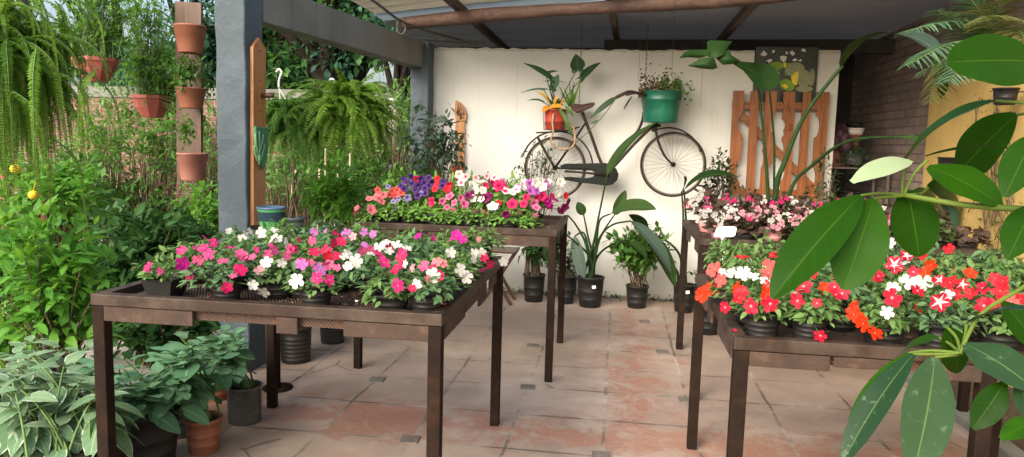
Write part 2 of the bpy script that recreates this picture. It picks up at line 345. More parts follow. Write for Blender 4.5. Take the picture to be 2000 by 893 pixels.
def wall_mat():
    m, nt, bs, out = newmat('white_plaster'); g = nd(nt, 'NewGeometry').outputs['Position']
    sp = nd(nt, 'SeparateXYZ'); lk(nt, g, sp.inputs[0])
    n = noise(nt, g, 1.2, 8, .6); c = ramp(nt, n, [(.3, (.57, .585, .56)), (.55, (.63, .645, .62)), (.75, (.67, .685, .665))])
    st = coords(nt, (9, 9, .5)); c = mixc(nt, ramp(nt, noise(nt, st, 1.5, 6, .65), [(.55, (0, 0, 0)), (.8, (.35, .35, .35))]), c, (.46, .43, .36))
    sp_ = noise(nt, g, 26, 5, .6); c = mixc(nt, ramp(nt, sp_, [(.70, (0, 0, 0)), (.74, (.55, .55, .55))]), c, (.45, .42, .36))
    low = mth(nt, 'MULTIPLY', mth(nt, 'SUBTRACT', 1.0, mth(nt, 'DIVIDE', sp.outputs[2], .45), clamp=True), n)
    c = mixc(nt, mth(nt, 'MULTIPLY', low, 1.0), c, (.33, .31, .24))
    fx = mth(nt, 'FRACT', mth(nt, 'DIVIDE', mth(nt, 'ADD', sp.outputs[0], 9.95), .66))
    seam = mth(nt, 'MULTIPLY', mth(nt, 'LESS_THAN', mth(nt, 'ABSOLUTE', mth(nt, 'SUBTRACT', fx, .5)), .004), mth(nt, 'GREATER_THAN', noise(nt, g, 2.5, 3), .47))
    c = mixc(nt, mth(nt, 'MULTIPLY', seam, .45), c, (.40, .37, .32))
    edge = mth(nt, 'GREATER_THAN', mth(nt, 'ADD', sp.outputs[2], mth(nt, 'MULTIPLY', noise(nt, g, 14, 5), .06)), 2.482)
    c = mixc(nt, mth(nt, 'MULTIPLY', edge, .6), c, (.42, .39, .33))
    lk(nt, c, bs.inputs['Base Color']); bs.inputs['Roughness'].default_value = .8; bs.inputs['Specular IOR Level'].default_value = .2
    bump(nt, bs, noise(nt, g, 18, 8, .6), .12, .01); return m
M = {}
M['floor'] = floor_mat()
M['ground'] = surf('gravel_ground', [(.3, (.28, .26, .23)), (.55, (.46, .44, .40)), (.75, (.60, .58, .54))], 9, .95, .8, 60, fine=((.2, .19, .16), 90, .6), dist=.02)
M['soil'] = surf('soil', [(.3, (.03, .022, .016)), (.7, (.09, .065, .045))], 30, .95, .9, 80, dist=.01)
M['wall'] = wall_mat()
M['column'] = surf('painted_concrete', [(.3, (.038, .056, .068)), (.55, (.060, .084, .100)), (.75, (.09, .118, .138))], 3, .7, .9, 16, fine=((.14, .175, .20), 45, .3), dist=.012, dirt=((.075, .08, .082), 2.5, .6))
M['beam'] = surf('grey_concrete', [(.3, (.125, .128, .112)), (.6, (.18, .184, .162)), (.8, (.24, .244, .22))], 2.5, .85, .5, 22, fine=((.12, .12, .12), 60, .3), dist=.008, dirt=((.12, .12, .115), 1.8, .6))
M['brick'] = brick_mat('red_brick', (.20, .085, .065), (.29, .15, .125), (.34, .29, .26), dirt=(.13, .085, .07))
M['brick_dark'] = brick_mat('old_brick', (.30, .22, .195), (.42, .335, .30), (.18, .15, .135), .25, .085, 'y', dirt=(.16, .135, .12))
M['yellow'] = surf('yellow_plaster', [(.3, (.46, .32, .11)), (.55, (.62, .44, .155)), (.75, (.68, .50, .20))], 1.8, .8, .4, 20, dirt=((.24, .17, .06), 2.2, .61), fine=((.32, .24, .09), 40, .3), dist=.01)
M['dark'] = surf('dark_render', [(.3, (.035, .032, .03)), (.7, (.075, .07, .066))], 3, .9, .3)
M['steel'] = surf('rusty_steel', [(.25, (.006, .0036, .0026)), (.5, (.012, .0068, .0046)), (.68, (.026, .012, .007)), (.82, (.05, .034, .025))], 9, .75, .4, 50, fine=((.09, .07, .058), 35, .12), spec=.08, dirt=((.032, .012, .005), 6, .60))
M['steel_top'] = surf('weathered_steel_rail', [(.25, (.016, .010, .0075)), (.5, (.034, .024, .018)), (.72, (.09, .072, .056))], 6, .5, .35, 50, fine=((.035, .017, .011), 25, .5), spec=.18, dirt=((.07, .026, .011), 4, .58))
M['apron'] = surf('rusty_flat_bar', [(.3, (.016, .009, .007)), (.55, (.038, .020, .013)), (.75, (.10, .062, .043))], 11, .8, .6, 60, fine=((.16, .125, .10), 70, .25))
def mesh_mat():
    m, nt, bs, out = newmat('expanded_metal'); v = coords(nt, (70, 40, 60)); n = noise(nt, coords(nt), 9, 6, .7)
    wv = nd(nt, 'TexWave', wave_type='BANDS', bands_direction='DIAGONAL'); lk(nt, v, wv.inputs['Vector']); wv.inputs['Scale'].default_value = .7; wv.inputs['Distortion'].default_value = 1.2
    c = mixc(nt, wv.outputs['Fac'], (.03, .018, .013), (.11, .066, .045)); c = mixc(nt, ramp(nt, n, [(.55, (0, 0, 0)), (.6, (.8, .8, .8))]), c, (.10, .042, .025))
    lk(nt, c, bs.inputs['Base Color']); bs.inputs['Roughness'].default_value = .8; bump(nt, bs, wv.outputs['Fac'], .8, .005); return m
M['mesh'] = mesh_mat()
def wood(name, c0, c1, c2, axis=2, rough=.45, scale=1.0):
    m, nt, bs, out = newmat(name); sc = [38, 38, 38]; sc[axis] = 2.2
    v = coords(nt, tuple(s * scale for s in sc)); n = noise(nt, v, 1.0, 6, .6, 1.2); n2 = noise(nt, coords(nt), 4, 3)
    c = ramp(nt, mth(nt, 'ADD', mth(nt, 'MULTIPLY', n, .75), mth(nt, 'MULTIPLY', n2, .25)), [(.32, c0), (.5, c1), (.68, c2)])
    lk(nt, c, bs.inputs['Base Color']); bs.inputs['Roughness'].default_value = rough; bump(nt, bs, n, .2, .003); return m
M['wood_gate'] = wood('varnished_gate_wood', (.095, .027, .006), (.22, .070, .016), (.31, .115, .032))
M['wood_gate_h'] = wood('varnished_rail_wood', (.09, .026, .006), (.20, .064, .016), (.28, .105, .03), 0)
M['wood_board'] = wood('varnished_board', (.20, .085, .028), (.37, .17, .06), (.47, .24, .095))
M['wood_dark'] = wood('old_plank', (.028, .012, .006), (.066, .029, .014), (.105, .052, .026))
M['log'] = wood('bark_log', (.028, .014, .010), (.060, .032, .022), (.105, .060, .042), 0, .8, .6)
M['rafter'] = wood('rafter_wood', (.04, .026, .018), (.085, .056, .040), (.14, .097, .07), 1, .8)
M['black_pot'] = surf('black_plastic', [(.3, (.006, .006, .0065)), (.7, (.018, .018, .019))], 8, .5, .15, 30, spec=.3, world=False, fine=((.05, .046, .042), 22, .3))
M['grey_pot'] = surf('slate_plastic', [(.3, (.045, .06, .075)), (.7, (.075, .095, .115))], 8, .5, .1, spec=.4)
M['terra'] = surf('terracotta_plastic', [(.3, (.19, .056, .028)), (.7, (.26, .082, .044))], 6, .55, .1, spec=.35, fine=((.42, .25, .18), 18, .3))
M['terra_dull'] = surf('dusty_rose_plastic', [(.3, (.26, .108, .080)), (.7, (.35, .155, .118))], 6, .6, .1, spec=.3)
M['terra_red'] = surf('brick_red_plastic', [(.3, (.22, .055, .04)), (.7, (.32, .09, .065))], 6, .5, .1, spec=.4)
M['pink_pot'] = surf('pink_plastic', [(.3, (.50, .20, .22)), (.7, (.60, .28, .29))], 6, .5, .05, spec=.4)
M['green_pot'] = surf('green_plastic', [(.3, (.09, .40, .12)), (.7, (.13, .50, .17))], 5, .4, .05, spec=.5)
M['blue_rim'] = surf('blue_plastic', [(.3, (.045, .10, .17)), (.7, (.07, .14, .22))], 5, .4, .05, spec=.5)
M['teal'] = surf('teal_enamel', [(.3, (.005, .075, .050)), (.6, (.010, .14, .088)), (.8, (.035, .22, .15))], 5, .4, .2, spec=.5, dirt=((.10, .13, .095), 7, .62))
M['red_pot'] = surf('red_plastic', [(.3, (.34, .030, .018)), (.7, (.45, .055, .03))], 6, .45, .1, spec=.4)
M['white_pl'] = surf('white_plastic', [(.3, (.70, .69, .66)), (.7, (.80, .79, .77))], 6, .4, .03, spec=.5)
M['bag'] = surf('grey_grow_bag', [(.3, (.055, .058, .06)), (.7, (.12, .125, .125))], 12, .5, .9, 16, spec=.4, dist=.02)
M['wire'] = surf('dark_wire', [(.3, (.05, .045, .042)), (.7, (.12, .11, .10))], 30, .5, 0, metal=.4)
M['bike'] = surf('old_bike_enamel', [(.3, (.013, .009, .008)), (.55, (.028, .020, .016)), (.75, (.065, .036, .024))], 14, .5, .2, spec=.2)
M['chaincase'] = surf('chaincase_green', [(.3, (.0025, .005, .0038)), (.7, (.007, .012, .009))], 6, .45, .1, spec=.2)
M['rubber'] = surf('old_tyre', [(.3, (.016, .014, .013)), (.7, (.045, .036, .03))], 18, .8, .2)
M['saddle'] = surf('saddle_leather', [(.3, (.045, .025, .02)), (.7, (.10, .055, .045))], 14, .6, .3)
M['spoke'] = surf('spoke_steel', [(.3, (.14, .12, .11)), (.7, (.25, .22, .2))], 30, .5, 0, metal=.5)
M['branch'] = surf('twig_bark', [(.3, (.07, .05, .03)), (.7, (.16, .12, .075))], 30, .8, .2)
M['greenstem'] = surf('green_stalk', [(.3, (.06, .12, .03)), (.7, (.12, .20, .055))], 20, .5, 0)
M['strstem'] = surf('strelitzia_stalk', [(.3, (.008, .026, .007)), (.7, (.020, .048, .013))], 10, .6, 0, spec=.15)
M['schefstem'] = surf('schefflera_stalk', [(.3, (.060, .105, .014)), (.7, (.115, .165, .028))], 10, .55, 0, spec=.15)
M['stake'] = surf('pale_cane', [(.3, (.38, .30, .20)), (.7, (.55, .47, .35))], 20, .7, 0)
M['trunk'] = surf('tree_bark', [(.3, (.010, .008, .007)), (.7, (.028, .023, .019))], 5, .9, .8, dist=.03, spec=.05)
M['roof'] = None

# ------------------------------------------------------------------ setting
def struct(name, mb, mat, smooth=False): return obj(name, mb, mat, smooth=smooth, kind='structure')
XR = 2.7; YW = 7.5
struct('garden_ground', MB().add([(-150, -150, -.06), (150, -150, -.06), (150, 150, -.06), (-150, 150, -.06)], [(0, 1, 2, 3)]), M['ground'])
struct('patio_floor', MB().box(-2.62, 1.98, -3, 9.3, -.2, 0), M['floor'])
struct('planting_bed', MB().box(2.08, XR, -3, 9.3, -.2, -.02), M['soil'])
k = MB().box(1.98, 2.08, -3, 9.3, -.2, .05); kb = struct('bed_kerb', k, M['beam']); bevel(kb, .01)
mk = MB()                                               # little square tiles set in the joints
for x, y in ((-.99, 3.52), (-1.46, 4.41), (-.5, 4.47), (.29, 6.47), (-.58, 5.45), (.39, 5.51), (.47, 4.45), (-.02, 3.52), (1.3, 4.0), (.95, 3.0)):
    mk.obox((x, y, .003), (.045, .004, 0), (-.004, .045, 0), (0, 0, .004))
struct('floor_inserts', mk, surf('insert_stone', [(.3, (.09, .085, .07)), (.7, (.19, .175, .145))], 20, .7, .4))

# white back wall, notched at the right where the picture stands
xl = P(840, 93, YW)[0]; xn0 = P(1474, 110, YW)[0]; xn1 = P(1592, 110, YW)[0]; xr = P(1642, 100, YW)[0]; zt = P(1240, 97, YW)[2]; zp = P(1610, 98, YW)[2]; zn = P(1530, 205, YW)[2]
wl = thing('plaster_wall', 'white plaster wall behind the hanging bicycle', 'wall', (0, YW, 0))
rt = [(xl + (xn0 - xl) * i / 60, zt + rng.normal() * .006) for i in range(60, -1, -1)]
b = MB().prism([(xl, -.05), (xr, -.05), (xr, zp), (xn1, zp), (xn1, zn), (xn0, zn)] + rt, (0, YW, 0), (1, 0, 0), (0, 0, 1), (0, .14, 0))
obj('wall_panel', b, M['wall'], wl, False)
obj('corner_batten', MB().box(xl - .012, xl + .004, YW - .012, YW + .02, 0, zt - .02), M['stake'], wl, False)

# grey painted columns and beam
def column(label, x0, x1, y0, y1, z1, mat):
    t = thing('concrete_column', label, 'column', ((x0 + x1) / 2, (y0 + y1) / 2, 0)); m = MB(); n = 26
    for i in range(n + 1):                              # slightly uneven cast faces
        z = z1 * i / n; j = rng.normal(size=8) * .003
        m.V.append(A([(x0 + j[0], y0 + j[1], z), (x1 + j[2], y0 + j[3], z), (x1 + j[4], y1 + j[5], z), (x0 + j[6], y1 + j[7], z)])); m.n += 4
        for a in m.A.values(): a.append(np.zeros(4))
    m.F.append(A([(i * 4 + k_, i * 4 + (k_ + 1) % 4, i * 4 + 4 + (k_ + 1) % 4, i * 4 + 4 + k_) for i in range(n) for k_ in range(4)]))
    bevel(obj('shaft', m, mat, t, False), .012, 3); return t
c1 = column('blue grey rough concrete column with the pointed wooden board', -2.495, -2.30, 4.36, 4.60, 3.0, M['column'])
rc0 = P(803, 250, 7.3)[0]; rc1 = P(838, 250, 7.3)[0]
column('slim blue grey concrete column at the left end of the white wall', rc0, rc1, 7.26, 7.47, 2.5, M['column'])
bt = thing('concrete_beam', 'grey concrete beam running from the front column to the back wall', 'beam', (-2.1, 4.6, 2.26))
bm = MB(); x0, x1 = -2.29, -1.93; nb = 9
for i in range(nb):                                     # cast joints between the shutter boards
    ya = 4.605 + (7.46 - 4.605) * i / nb + .003; yb = 4.605 + (7.46 - 4.605) * (i + 1) / nb - .003
    xa = x0 + (x1 - x0) * i / nb; xb = x0 + (x1 - x0) * (i + 1) / nb
    v = [(xa - .16, ya, 2.255), (xa, ya, 2.255), (xb, yb, 2.255), (xb - .16, yb, 2.255), (xa - .16, ya, 2.5), (xa, ya, 2.5), (xb, yb, 2.5), (xb - .16, yb, 2.5)]
    bm.add(v, [(3, 2, 1, 0), (4, 5, 6, 7), (0, 1, 5, 4), (1, 2, 6, 5), (2, 3, 7, 6), (3, 0, 4, 7)])
obj('cast_body', bm, M['beam'], bt, False)
core = MB().add([(x0 - .157, 4.606, 2.258), (x0 - .003, 4.606, 2.258), (x1 - .003, 7.46, 2.258), (x1 - .157, 7.46, 2.258), (x0 - .157, 4.606, 2.497), (x0 - .003, 4.606, 2.497), (x1 - .003, 7.46, 2.497), (x1 - .157, 7.46, 2.497)],
    [(3, 2, 1, 0), (4, 5, 6, 7), (0, 1, 5, 4), (1, 2, 6, 5), (2, 3, 7, 6), (3, 0, 4, 7)])
obj('joint_core', core, M['beam'], bt, False)

# roof: dark corrugated sheet on rafters, log purlin, reed matting towards the front
def roof_mat(name, c, em=None, tr=0):
    m, nt, bs, out = newmat(name); v = coords(nt); n = noise(nt, v, 3, 6, .6)
    lk(nt, mixc(nt, n, c, tuple(x * .6 for x in c)), bs.inputs['Base Color']); bs.inputs['Roughness'].default_value = .5
    if tr:
        t = nd(nt, 'BsdfTranslucent'); t.inputs[0].default_value = (*tuple(min(1, x * 1.5) for x in c), 1); mx = nd(nt, 'MixShader'); mx.inputs[0].default_value = tr
        lk(nt, bs.outputs[0], mx.inputs[1]); lk(nt, t.outputs[0], mx.inputs[2]); lk(nt, mx.outputs[0], out.inputs[0])
    return m
rf = thing('corrugated_roof', 'dark grey corrugated roof sheet above the log and white wall', 'roof', (0, 7, 2.75))
def corr(x0, x1, ya, yb, zf, amp=.012, per=.076):       # corrugations run across, ya/yb: depth along x
    n = int((1.0) * 60); m = MB(); V = []; N = 80; Q = []
    for i in range(N + 1):
        t = i / N
        for j in range(13):
            x = x0 + (x1 - x0) * j / 12; y = ya(x) + (yb(x) - ya(x)) * t; V.append((x, y, zf(y) + amp * math.sin(2 * math.pi * y / per)))
    for i in range(N):
        for j in range(12): Q.append((i * 13 + j, i * 13 + j + 1, i * 13 + 14 + j, i * 13 + 13 + j))
    return m.add(V, A(Q))
zf = lambda y: 2.80 - .02 * (y - 6)
sheet = MB()
yfront = lambda x: 7.59 - .42 * (x + 2.26)
V = []; Q = []; N = 150
for i in range(N + 1):
    for j in range(9):
        x = -2.5 + 5.8 * j / 8; y0_ = yfront(x); y = y0_ + (9.4 - y0_) * i / N; V.append((x, y, zf(y) + .011 * math.sin(2 * math.pi * y / .076)))
for i in range(N):
    for j in range(8): Q.append((i * 9 + j, i * 9 + j + 1, i * 9 + 10 + j, i * 9 + 9 + j))
obj('roof_sheet', sheet.add(V, A(Q)), roof_mat('dark_sheet', (.20, .205, .215), tr=.05), rf)
pale = MB(); V = []; Q = []; N = 24
for i in range(N + 1):
    for j in range(9):
        x = -2.5 + 5.8 * j / 8; y0_ = yfront(x) - .32; y = y0_ + .33 * i / N; V.append((x, y, zf(y) + .016 + .011 * math.sin(2 * math.pi * y / .076)))
for i in range(N):
    for j in range(8): Q.append((i * 9 + j, i * 9 + j + 1, i * 9 + 10 + j, i * 9 + 9 + j))
obj('translucent_sheet', pale.add(V, A(Q)), roof_mat('pale_sheet', (.33, .37, .36), tr=.35), rf)
# reed matting: thin reeds bundled side by side
reed = MB(); yb_ = lambda x: yfront(x) - .29
for i in range(75):
    d0 = .0105 * i; pts = []
    cuts = sorted(rng.uniform(-2.2, 3.2, 3)); xs_ = [-2.5] + list(cuts) + [3.2]
    for a_, c_ in zip(xs_[:-1], xs_[1:]):
        a2 = a_ + .004; reed.tube([(a2, yb_(a2) - d0, zf(yb_(a2)) + .03 + rng.normal() * .002), (c_, yb_(c_) - d0, zf(yb_(c_)) + .03 + rng.normal() * .002)], .0056 * rng.uniform(.8, 1.05), 4, False, rng.random())
def reed_mat():
    m, nt, bs, out = newmat('reed'); r = attr(nt, 'rnd'); v = coords(nt, (6, 60, 60))
    c = ramp(nt, mth(nt, 'ADD', mth(nt, 'MULTIPLY', r, .6), mth(nt, 'MULTIPLY', noise(nt, v, 4, 4), .5)), [(.2, (.46, .42, .33)), (.6, (.68, .65, .56)), (.9, (.78, .76, .70))])
    lk(nt, c, bs.inputs['Base Color']); bs.inputs['Roughness'].default_value = .7
    t = nd(nt, 'BsdfTranslucent'); lk(nt, c, t.inputs[0]); mx = nd(nt, 'MixShader'); mx.inputs[0].default_value = .55
    lk(nt, bs.outputs[0], mx.inputs[1]); lk(nt, t.outputs[0], mx.inputs[2]); lk(nt, mx.outputs[0], out.inputs[0]); return m
rm = obj('reed_mat', reed, reed_mat(), base=(0, 6, 2.85), label='pale woven reed matting under the roof, above the log', cat='matting')
lg = MB(); pts = []; rr = []
for i in range(40):
    t = i / 39; p = A((-2.02, 6.78, 2.60)) * (1 - t) + A((2.72, 4.85, 2.625)) * t; p = p + A((0, 0, .012 * math.sin(t * 9) + rng.normal() * .002)); pts.append(p); rr.append(.056 + .006 * math.sin(t * 13) + rng.normal() * .0015)
obj('log_purlin', lg.tube(pts, rr, 14), M['log'], base=(0, 5.8, 2.6), label='thick round wooden log carrying the roof rafters', cat='log')
for i, (a_, b_) in enumerate((((880, 0), (992, 100)), ((1188, -20), (1210, 104)), ((1478, 0), (1402, 84)))):
    ta = P(*a_, 4.9); d0 = ray(*a_); d1 = ray(*b_); p0 = EYE + d0 * ((2.72 - 1.5) / d0[2]); p1 = EYE + d1 * ((2.69 - 1.5) / d1[2])
    ax = (p1 - p0); p0 = p0 - ax * .12; p1 = p1 + ax * .1; ax = (p1 - p0) / 2; sd_ = nrm(np.cross(ax, (0, 0, 1)))
    obj('rafter', MB().obox((p0 + p1) / 2, ax, sd_ * .028, nrm(np.cross(sd_, ax)) * .035), M['rafter'], smooth=False, base=tuple((p0 + p1) / 2),
        label=['wooden rafter crossing the log nearest the concrete beam', 'wooden rafter crossing the log above the bicycle', 'wooden rafter in the dark roof corner above the picture'][i], cat='rafter', group='rafters under the roof')
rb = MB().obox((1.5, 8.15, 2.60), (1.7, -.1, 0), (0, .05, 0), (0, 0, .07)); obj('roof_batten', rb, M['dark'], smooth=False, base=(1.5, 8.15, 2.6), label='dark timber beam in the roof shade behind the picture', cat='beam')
tw = MB().tube(pline([(-2.2, 5.0, 2.75), (-2.05, 6.0, 2.66), (-1.93, 6.62, 2.57), (-1.62, 7.6, 2.56)], 20), .012, 8)
obj('iron_rod', tw, M['wire'], base=(-1.9, 6.6, 2.57), label='thin bent iron rod tied over the end of the log', cat='rod')
obj('iron_bars', MB().tube([P(806, 74, 7.3), P(945, 84, 7.1)], .008, 6).tube([P(826, 77, 7.35), P(938, 87, 7.15)], .008, 6), M['wire'], base=tuple(P(850, 79, 7.3)), label='two thin iron reinforcing bars sticking out above the white wall', cat='rebar')
lp = [P(772 + 17 * math.cos(a_) * .5 + 12, 52 + 16 * math.sin(a_), 6.7) for a_ in np.linspace(0, 6.28, 14)]
obj('wire_loop', MB().tube(lp, .008, 5), M['wire'], base=tuple(lp[0]), label='wire loop wrapped round the log end by the concrete beam', cat='wire')

# right hand walls and the dark room behind
yb0 = 7.02
t = thing('brick_wall', 'dark old brick wall in shade beside the yellow wall', 'wall', (XR, 8.2, 0)); obj('masonry', MB().box(XR, XR + .25, yb0, 9.5, -.1, 3.0), M['brick_dark'], t, False)
t = thing('yellow_wall', 'ochre yellow stained plaster wall at the right', 'wall', (XR, 4, 0))
obj('plaster_face', MB().box(XR - .02, XR + .25, -1, yb0 - .003, -.1, 2.12), M['yellow'], t, False)
obj('brick_top', MB().box(XR + .01, XR + .25, -1, yb0 - .003, 2.123, 3.0), M['brick_dark'], t, False)
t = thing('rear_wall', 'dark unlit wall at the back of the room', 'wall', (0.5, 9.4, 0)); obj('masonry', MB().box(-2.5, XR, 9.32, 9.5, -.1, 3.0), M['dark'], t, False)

# garden side: far brick wall with a concrete band
t = thing('garden_wall', 'red brick garden wall with a grey band behind the lemon tree', 'wall', (-6, 9.6, 0))
zb = P(300, 192, 9.6)[2]
obj('masonry', MB().box(-16, -2.9, 9.6, 9.85, -.1, zb), M['brick'], t, False)
obj('concrete_band', MB().box(-16, -2.9, 9.57, 9.88, zb + .003, zb + .15), M['beam'], t, False)
t = thing('garden_wall', 'far shaded brick wall behind the hanging ferns and bamboo canes', 'wall', (-2.2, 10.4, 0))
obj('masonry', MB().box(-2.9, 0, 10.2, 10.4, -.1, 2.3), M['brick_dark'], t, False)
# ------------------------------------------------------------------ plant tables
def table(label, x0, x1, y0, y1, zt, legs, aprons):
    t = thing('plant_table', label, 'table', ((x0 + x1) / 2, (y0 + y1) / 2, 0), 'rusty steel plant tables'); h = .042; wv = .045
    for a in ((x0, x1, y0, y0 + wv), (x0, x1, y1 - wv, y1)): bevel(obj('rail', MB().box(*a, zt - h, zt), M['steel_top'], t, False), .003)
    for a in ((x0, x0 + wv, y0 + wv + .002, y1 - wv - .002), (x1 - wv, x1, y0 + wv + .002, y1 - wv - .002)): bevel(obj('rail', MB().box(*a, zt - h, zt), M['steel_top'], t, False), .003)
    for (lx, ly) in legs: bevel(obj('leg', MB().box(lx - .024, lx + .024, ly - .024, ly + .024, 0, zt - h - .002), M['steel'], t, False), .004)
    obj('mesh_shelf', MB().box(x0 + wv - .01, x1 - wv + .01, y0 + wv - .01, y1 - wv + .01, zt - h + .004, zt - h + .010), M['mesh'], t, False)
    for (ax, a0, a1, d) in aprons:
        z1 = zt - h - .003; z0 = z1 - d
        if ax == 'f': m = MB().box(a0, a1, y0 + .004, y0 + .016, z0, z1)
        elif ax == 'b': m = MB().box(a0, a1, y1 - .016, y1 - .004, z0, z1)
        elif ax == 'r': m = MB().box(x1 - .016, x1 - .004, a0, a1, z0, z1)
        else: m = MB().box(x0 + .004, x0 + .016, a0, a1, z0, z1)
        bevel(obj('apron', m, M['apron'], t, False), .003)
    ms = MB()
    if len(aprons): ms.box(x0 + .05, x1 - .05, y0 + .03, y0 + .036, zt - h - .038, zt - h - .003)
    obj('mesh_skirt', ms, M['mesh'], t, False); return t
FL = dict(x0=-1.90, x1=-.575, y0=2.43, y1=3.84, zt=.92); FR = dict(x0=.405, x1=1.86, y0=2.46, y1=3.74, zt=.895)
RL = dict(x0=-1.69, x1=-.36, y0=4.60, y1=5.62, zt=.985); RR = dict(x0=.495, x1=2.06, y0=4.45, y1=5.66, zt=.99)
def lg4(d, rx=None): 
    a, b = d['x0'] + .026, (rx or d['x1'] - .026); c, e = d['y0'] + .026, d['y1'] - .026; return [(a, c), (b, c), (a, e), (b, e)]
table('near left rusty steel plant table holding pink and white impatiens', **FL, legs=lg4(FL),
      aprons=[('f', -1.86, -1.50, .055), ('f', -1.18, -1.10, .06), ('f', -.93, -.61, .055), ('r', 2.5, 2.85, .06), ('r', 2.86, 3.15, .045), ('r', 3.17, 3.34, .085), ('r', 3.45, 3.62, .06), ('b', -1.8, -.7, .05)])
table('far left brown steel plant table holding petunias', **RL, legs=lg4(RL),
      aprons=[('f', -1.64, -1.38, .06), ('f', -1.19, -1.02, .06), ('f', -.93, -.86, .07), ('f', -.78, -.40, .065), ('r', 4.68, 4.9, .05), ('r', 5.1, 5.35, .05)])
table('near right brown steel plant table holding red and orange impatiens', **FR, legs=[(.431, 2.486), (1.19, 2.486), (.431, 3.714), (1.834, 3.714)],
      aprons=[('f', .455, .71, .05), ('f', .72, .90, .035), ('f', .99, 1.3, .055), ('l', 2.55, 2.9, .05), ('l', 3.1, 3.22, .06), ('l', 3.3, 3.6, .05)])
table('far right brown steel plant table holding pale begonias', **RR, legs=lg4(RR),
      aprons=[('f', .55, 1.05, .06), ('f', 1.1, 1.75, .06), ('l', 4.55, 4.75, .06), ('l', 5.1, 5.3, .06)])

# ------------------------------------------------------------------ shared pot meshes
def pot_prof(r0, r1, h, rings=3, rim=.006, lip=.012):
    p = [(0.001, 0.0), (r0 * .96, 0.0), (r0, .004)]
    for i in range(1, rings + 1):
        t = i / (rings + 1); r = r0 + (r1 - r0) * t; z = h * t * .8
        p += [(r, z - .003), (r + .0016, z - .0015), (r + .0016, z + .0015), (r + .0004, z + .003)]
    p += [(r1 - .001, h - lip), (r1 + rim * .6, h - lip + .001), (r1 + rim, h - .002), (r1 + rim * .7, h), (r1 - .003, h), (r1 - .005, h - lip), (r1 - .007, h * .55)]
    return p
def pot_mesh(name, r0, r1, h, mat, rings=3, seg=22, rim=.006, lip=.012, **k): return MB().lathe(pot_prof(r0, r1, h, rings, rim, lip), seg, **k).mesh(name, mat)
def soil_mesh(r, z): 
    n = 14; v = [(0, 0, z + .006)] + [(r * math.cos(a) , r * math.sin(a), z + rng.normal() * .002) for a in np.arange(n) * 2 * math.pi / n]
    return MB().add(v, [(0, i + 1, (i + 1) % n + 1) for i in range(n)]).mesh('soil', M['soil'])
POT = {'a': pot_mesh('pot', .046, .062, .092, M['black_pot']), 'b': pot_mesh('pot', .044, .056, .105, M['black_pot'], 4),
       'low': pot_mesh('pot', .050, .066, .075, M['black_pot'], 2), 'pink': pot_mesh('pot', .044, .058, .10, M['pink_pot'], 1),
       'sq': MB().lathe([(.001, 0), (.062, 0), (.086, .07), (.088, .075), (.083, .075), (.078, .05)], 4, rot=math.pi / 4).mesh('pot', M['black_pot'], smooth=False)}
SOIL = soil_mesh(.054, .078); SOIL_LOW = soil_mesh(.058, .06)

# ------------------------------------------------------------------ leaves and flowers of the bedding plants
LM = {
 'imp': leafmat('impatiens_leaf', (.030, .080, .020), (.062, .138, .034), (.15, .25, .080), (.17, .27, .10), .08, .45, .25),
 'imp2': leafmat('impatiens_leaf_bluish', (.030, .075, .030), (.055, .125, .050), (.11, .20, .085), (.15, .23, .11), .08, .5, .2),
 'pet': leafmat('petunia_leaf', (.045, .12, .02), (.09, .21, .035), (.17, .33, .065), (.2, .36, .1), .08, .5, .3),
 'beg': leafmat('bronze_begonia_leaf', (.020, .016, .012), (.048, .032, .024), (.085, .058, .045), (.10, .07, .05), .06, .35, .15),
 'begg': leafmat('green_begonia_leaf', (.025, .05, .018), (.05, .085, .03), (.09, .12, .05), (.12, .15, .07), .06, .35, .2)}
T_imp = leaf_tpl(.52, 4, .12, .28, .72, .85); T_pet = leaf_tpl(.45, 4, .15, .35, .85, .8); T_beg = leaf_tpl(.85, 4, .12, .3, .75, .6)
def mound(tpl, mat, n, R, H, L, z0=.085, seed=0):
    r = np.random.default_rng(seed); ph = r.random(n) * 2 * math.pi; el = np.arcsin(r.uniform(-.25, 1, n)); q = r.uniform(.55, 1.0, n) ** .6
    lump = 1 + .22 * np.sin(ph * 3 + seed) + .12 * np.sin(ph * 5 + 2 * seed)
    o = np.stack([np.cos(ph) * np.cos(el), np.sin(ph) * np.cos(el), np.sin(el)], 1)
    loc = o * A((R, R, H)) * (q * lump)[:, None] + A((0, 0, z0 + .03)); loc[:, 2] = np.maximum(loc[:, 2], z0 - .02)
    d = o * A((1, 1, .25)) + r.normal(size=(n, 3)) * .45 + A((0, 0, -.12)); nn = A((0, 0, 1.)) + o * .55 + r.normal(size=(n, 3)) * .35
    m = scatter(MB(), tpl, loc - unit(d) * L * .4, d, nn, L * r.uniform(.6, 1.15, n), np.clip(.25 + .5 * r.random(n) + .25 * q, 0, 1))
    for i in range(16):
        a = r.random() * 6.28; rr = R * r.uniform(.2, .8); m.tube(bez((0, 0, z0 - .02), (rr * .3 * math.cos(a), rr * .3 * math.sin(a), z0 + H * .5), (rr * math.cos(a), rr * math.sin(a), z0 + H * r.uniform(.5, 1)), 5), .0022, 4, False, .9)
    return m.mesh('foliage', mat)
FO = {'imp': [mound(T_imp, LM['imp'], 190, .112, .075, .037, seed=i) for i in range(4)] + [mound(T_imp, LM['imp2'], 170, .118, .072, .042, seed=10 + i) for i in range(3)],
      'pet': [mound(T_pet, LM['pet'], 150, .10, .11, .044, seed=20 + i) for i in range(4)],
      'beg': [mound(T_beg, LM['beg'], 105, .105, .105, .048, seed=30 + i) for i in range(4)] + [mound(T_beg, LM['begg'], 95, .10, .10, .046, seed=40)]}
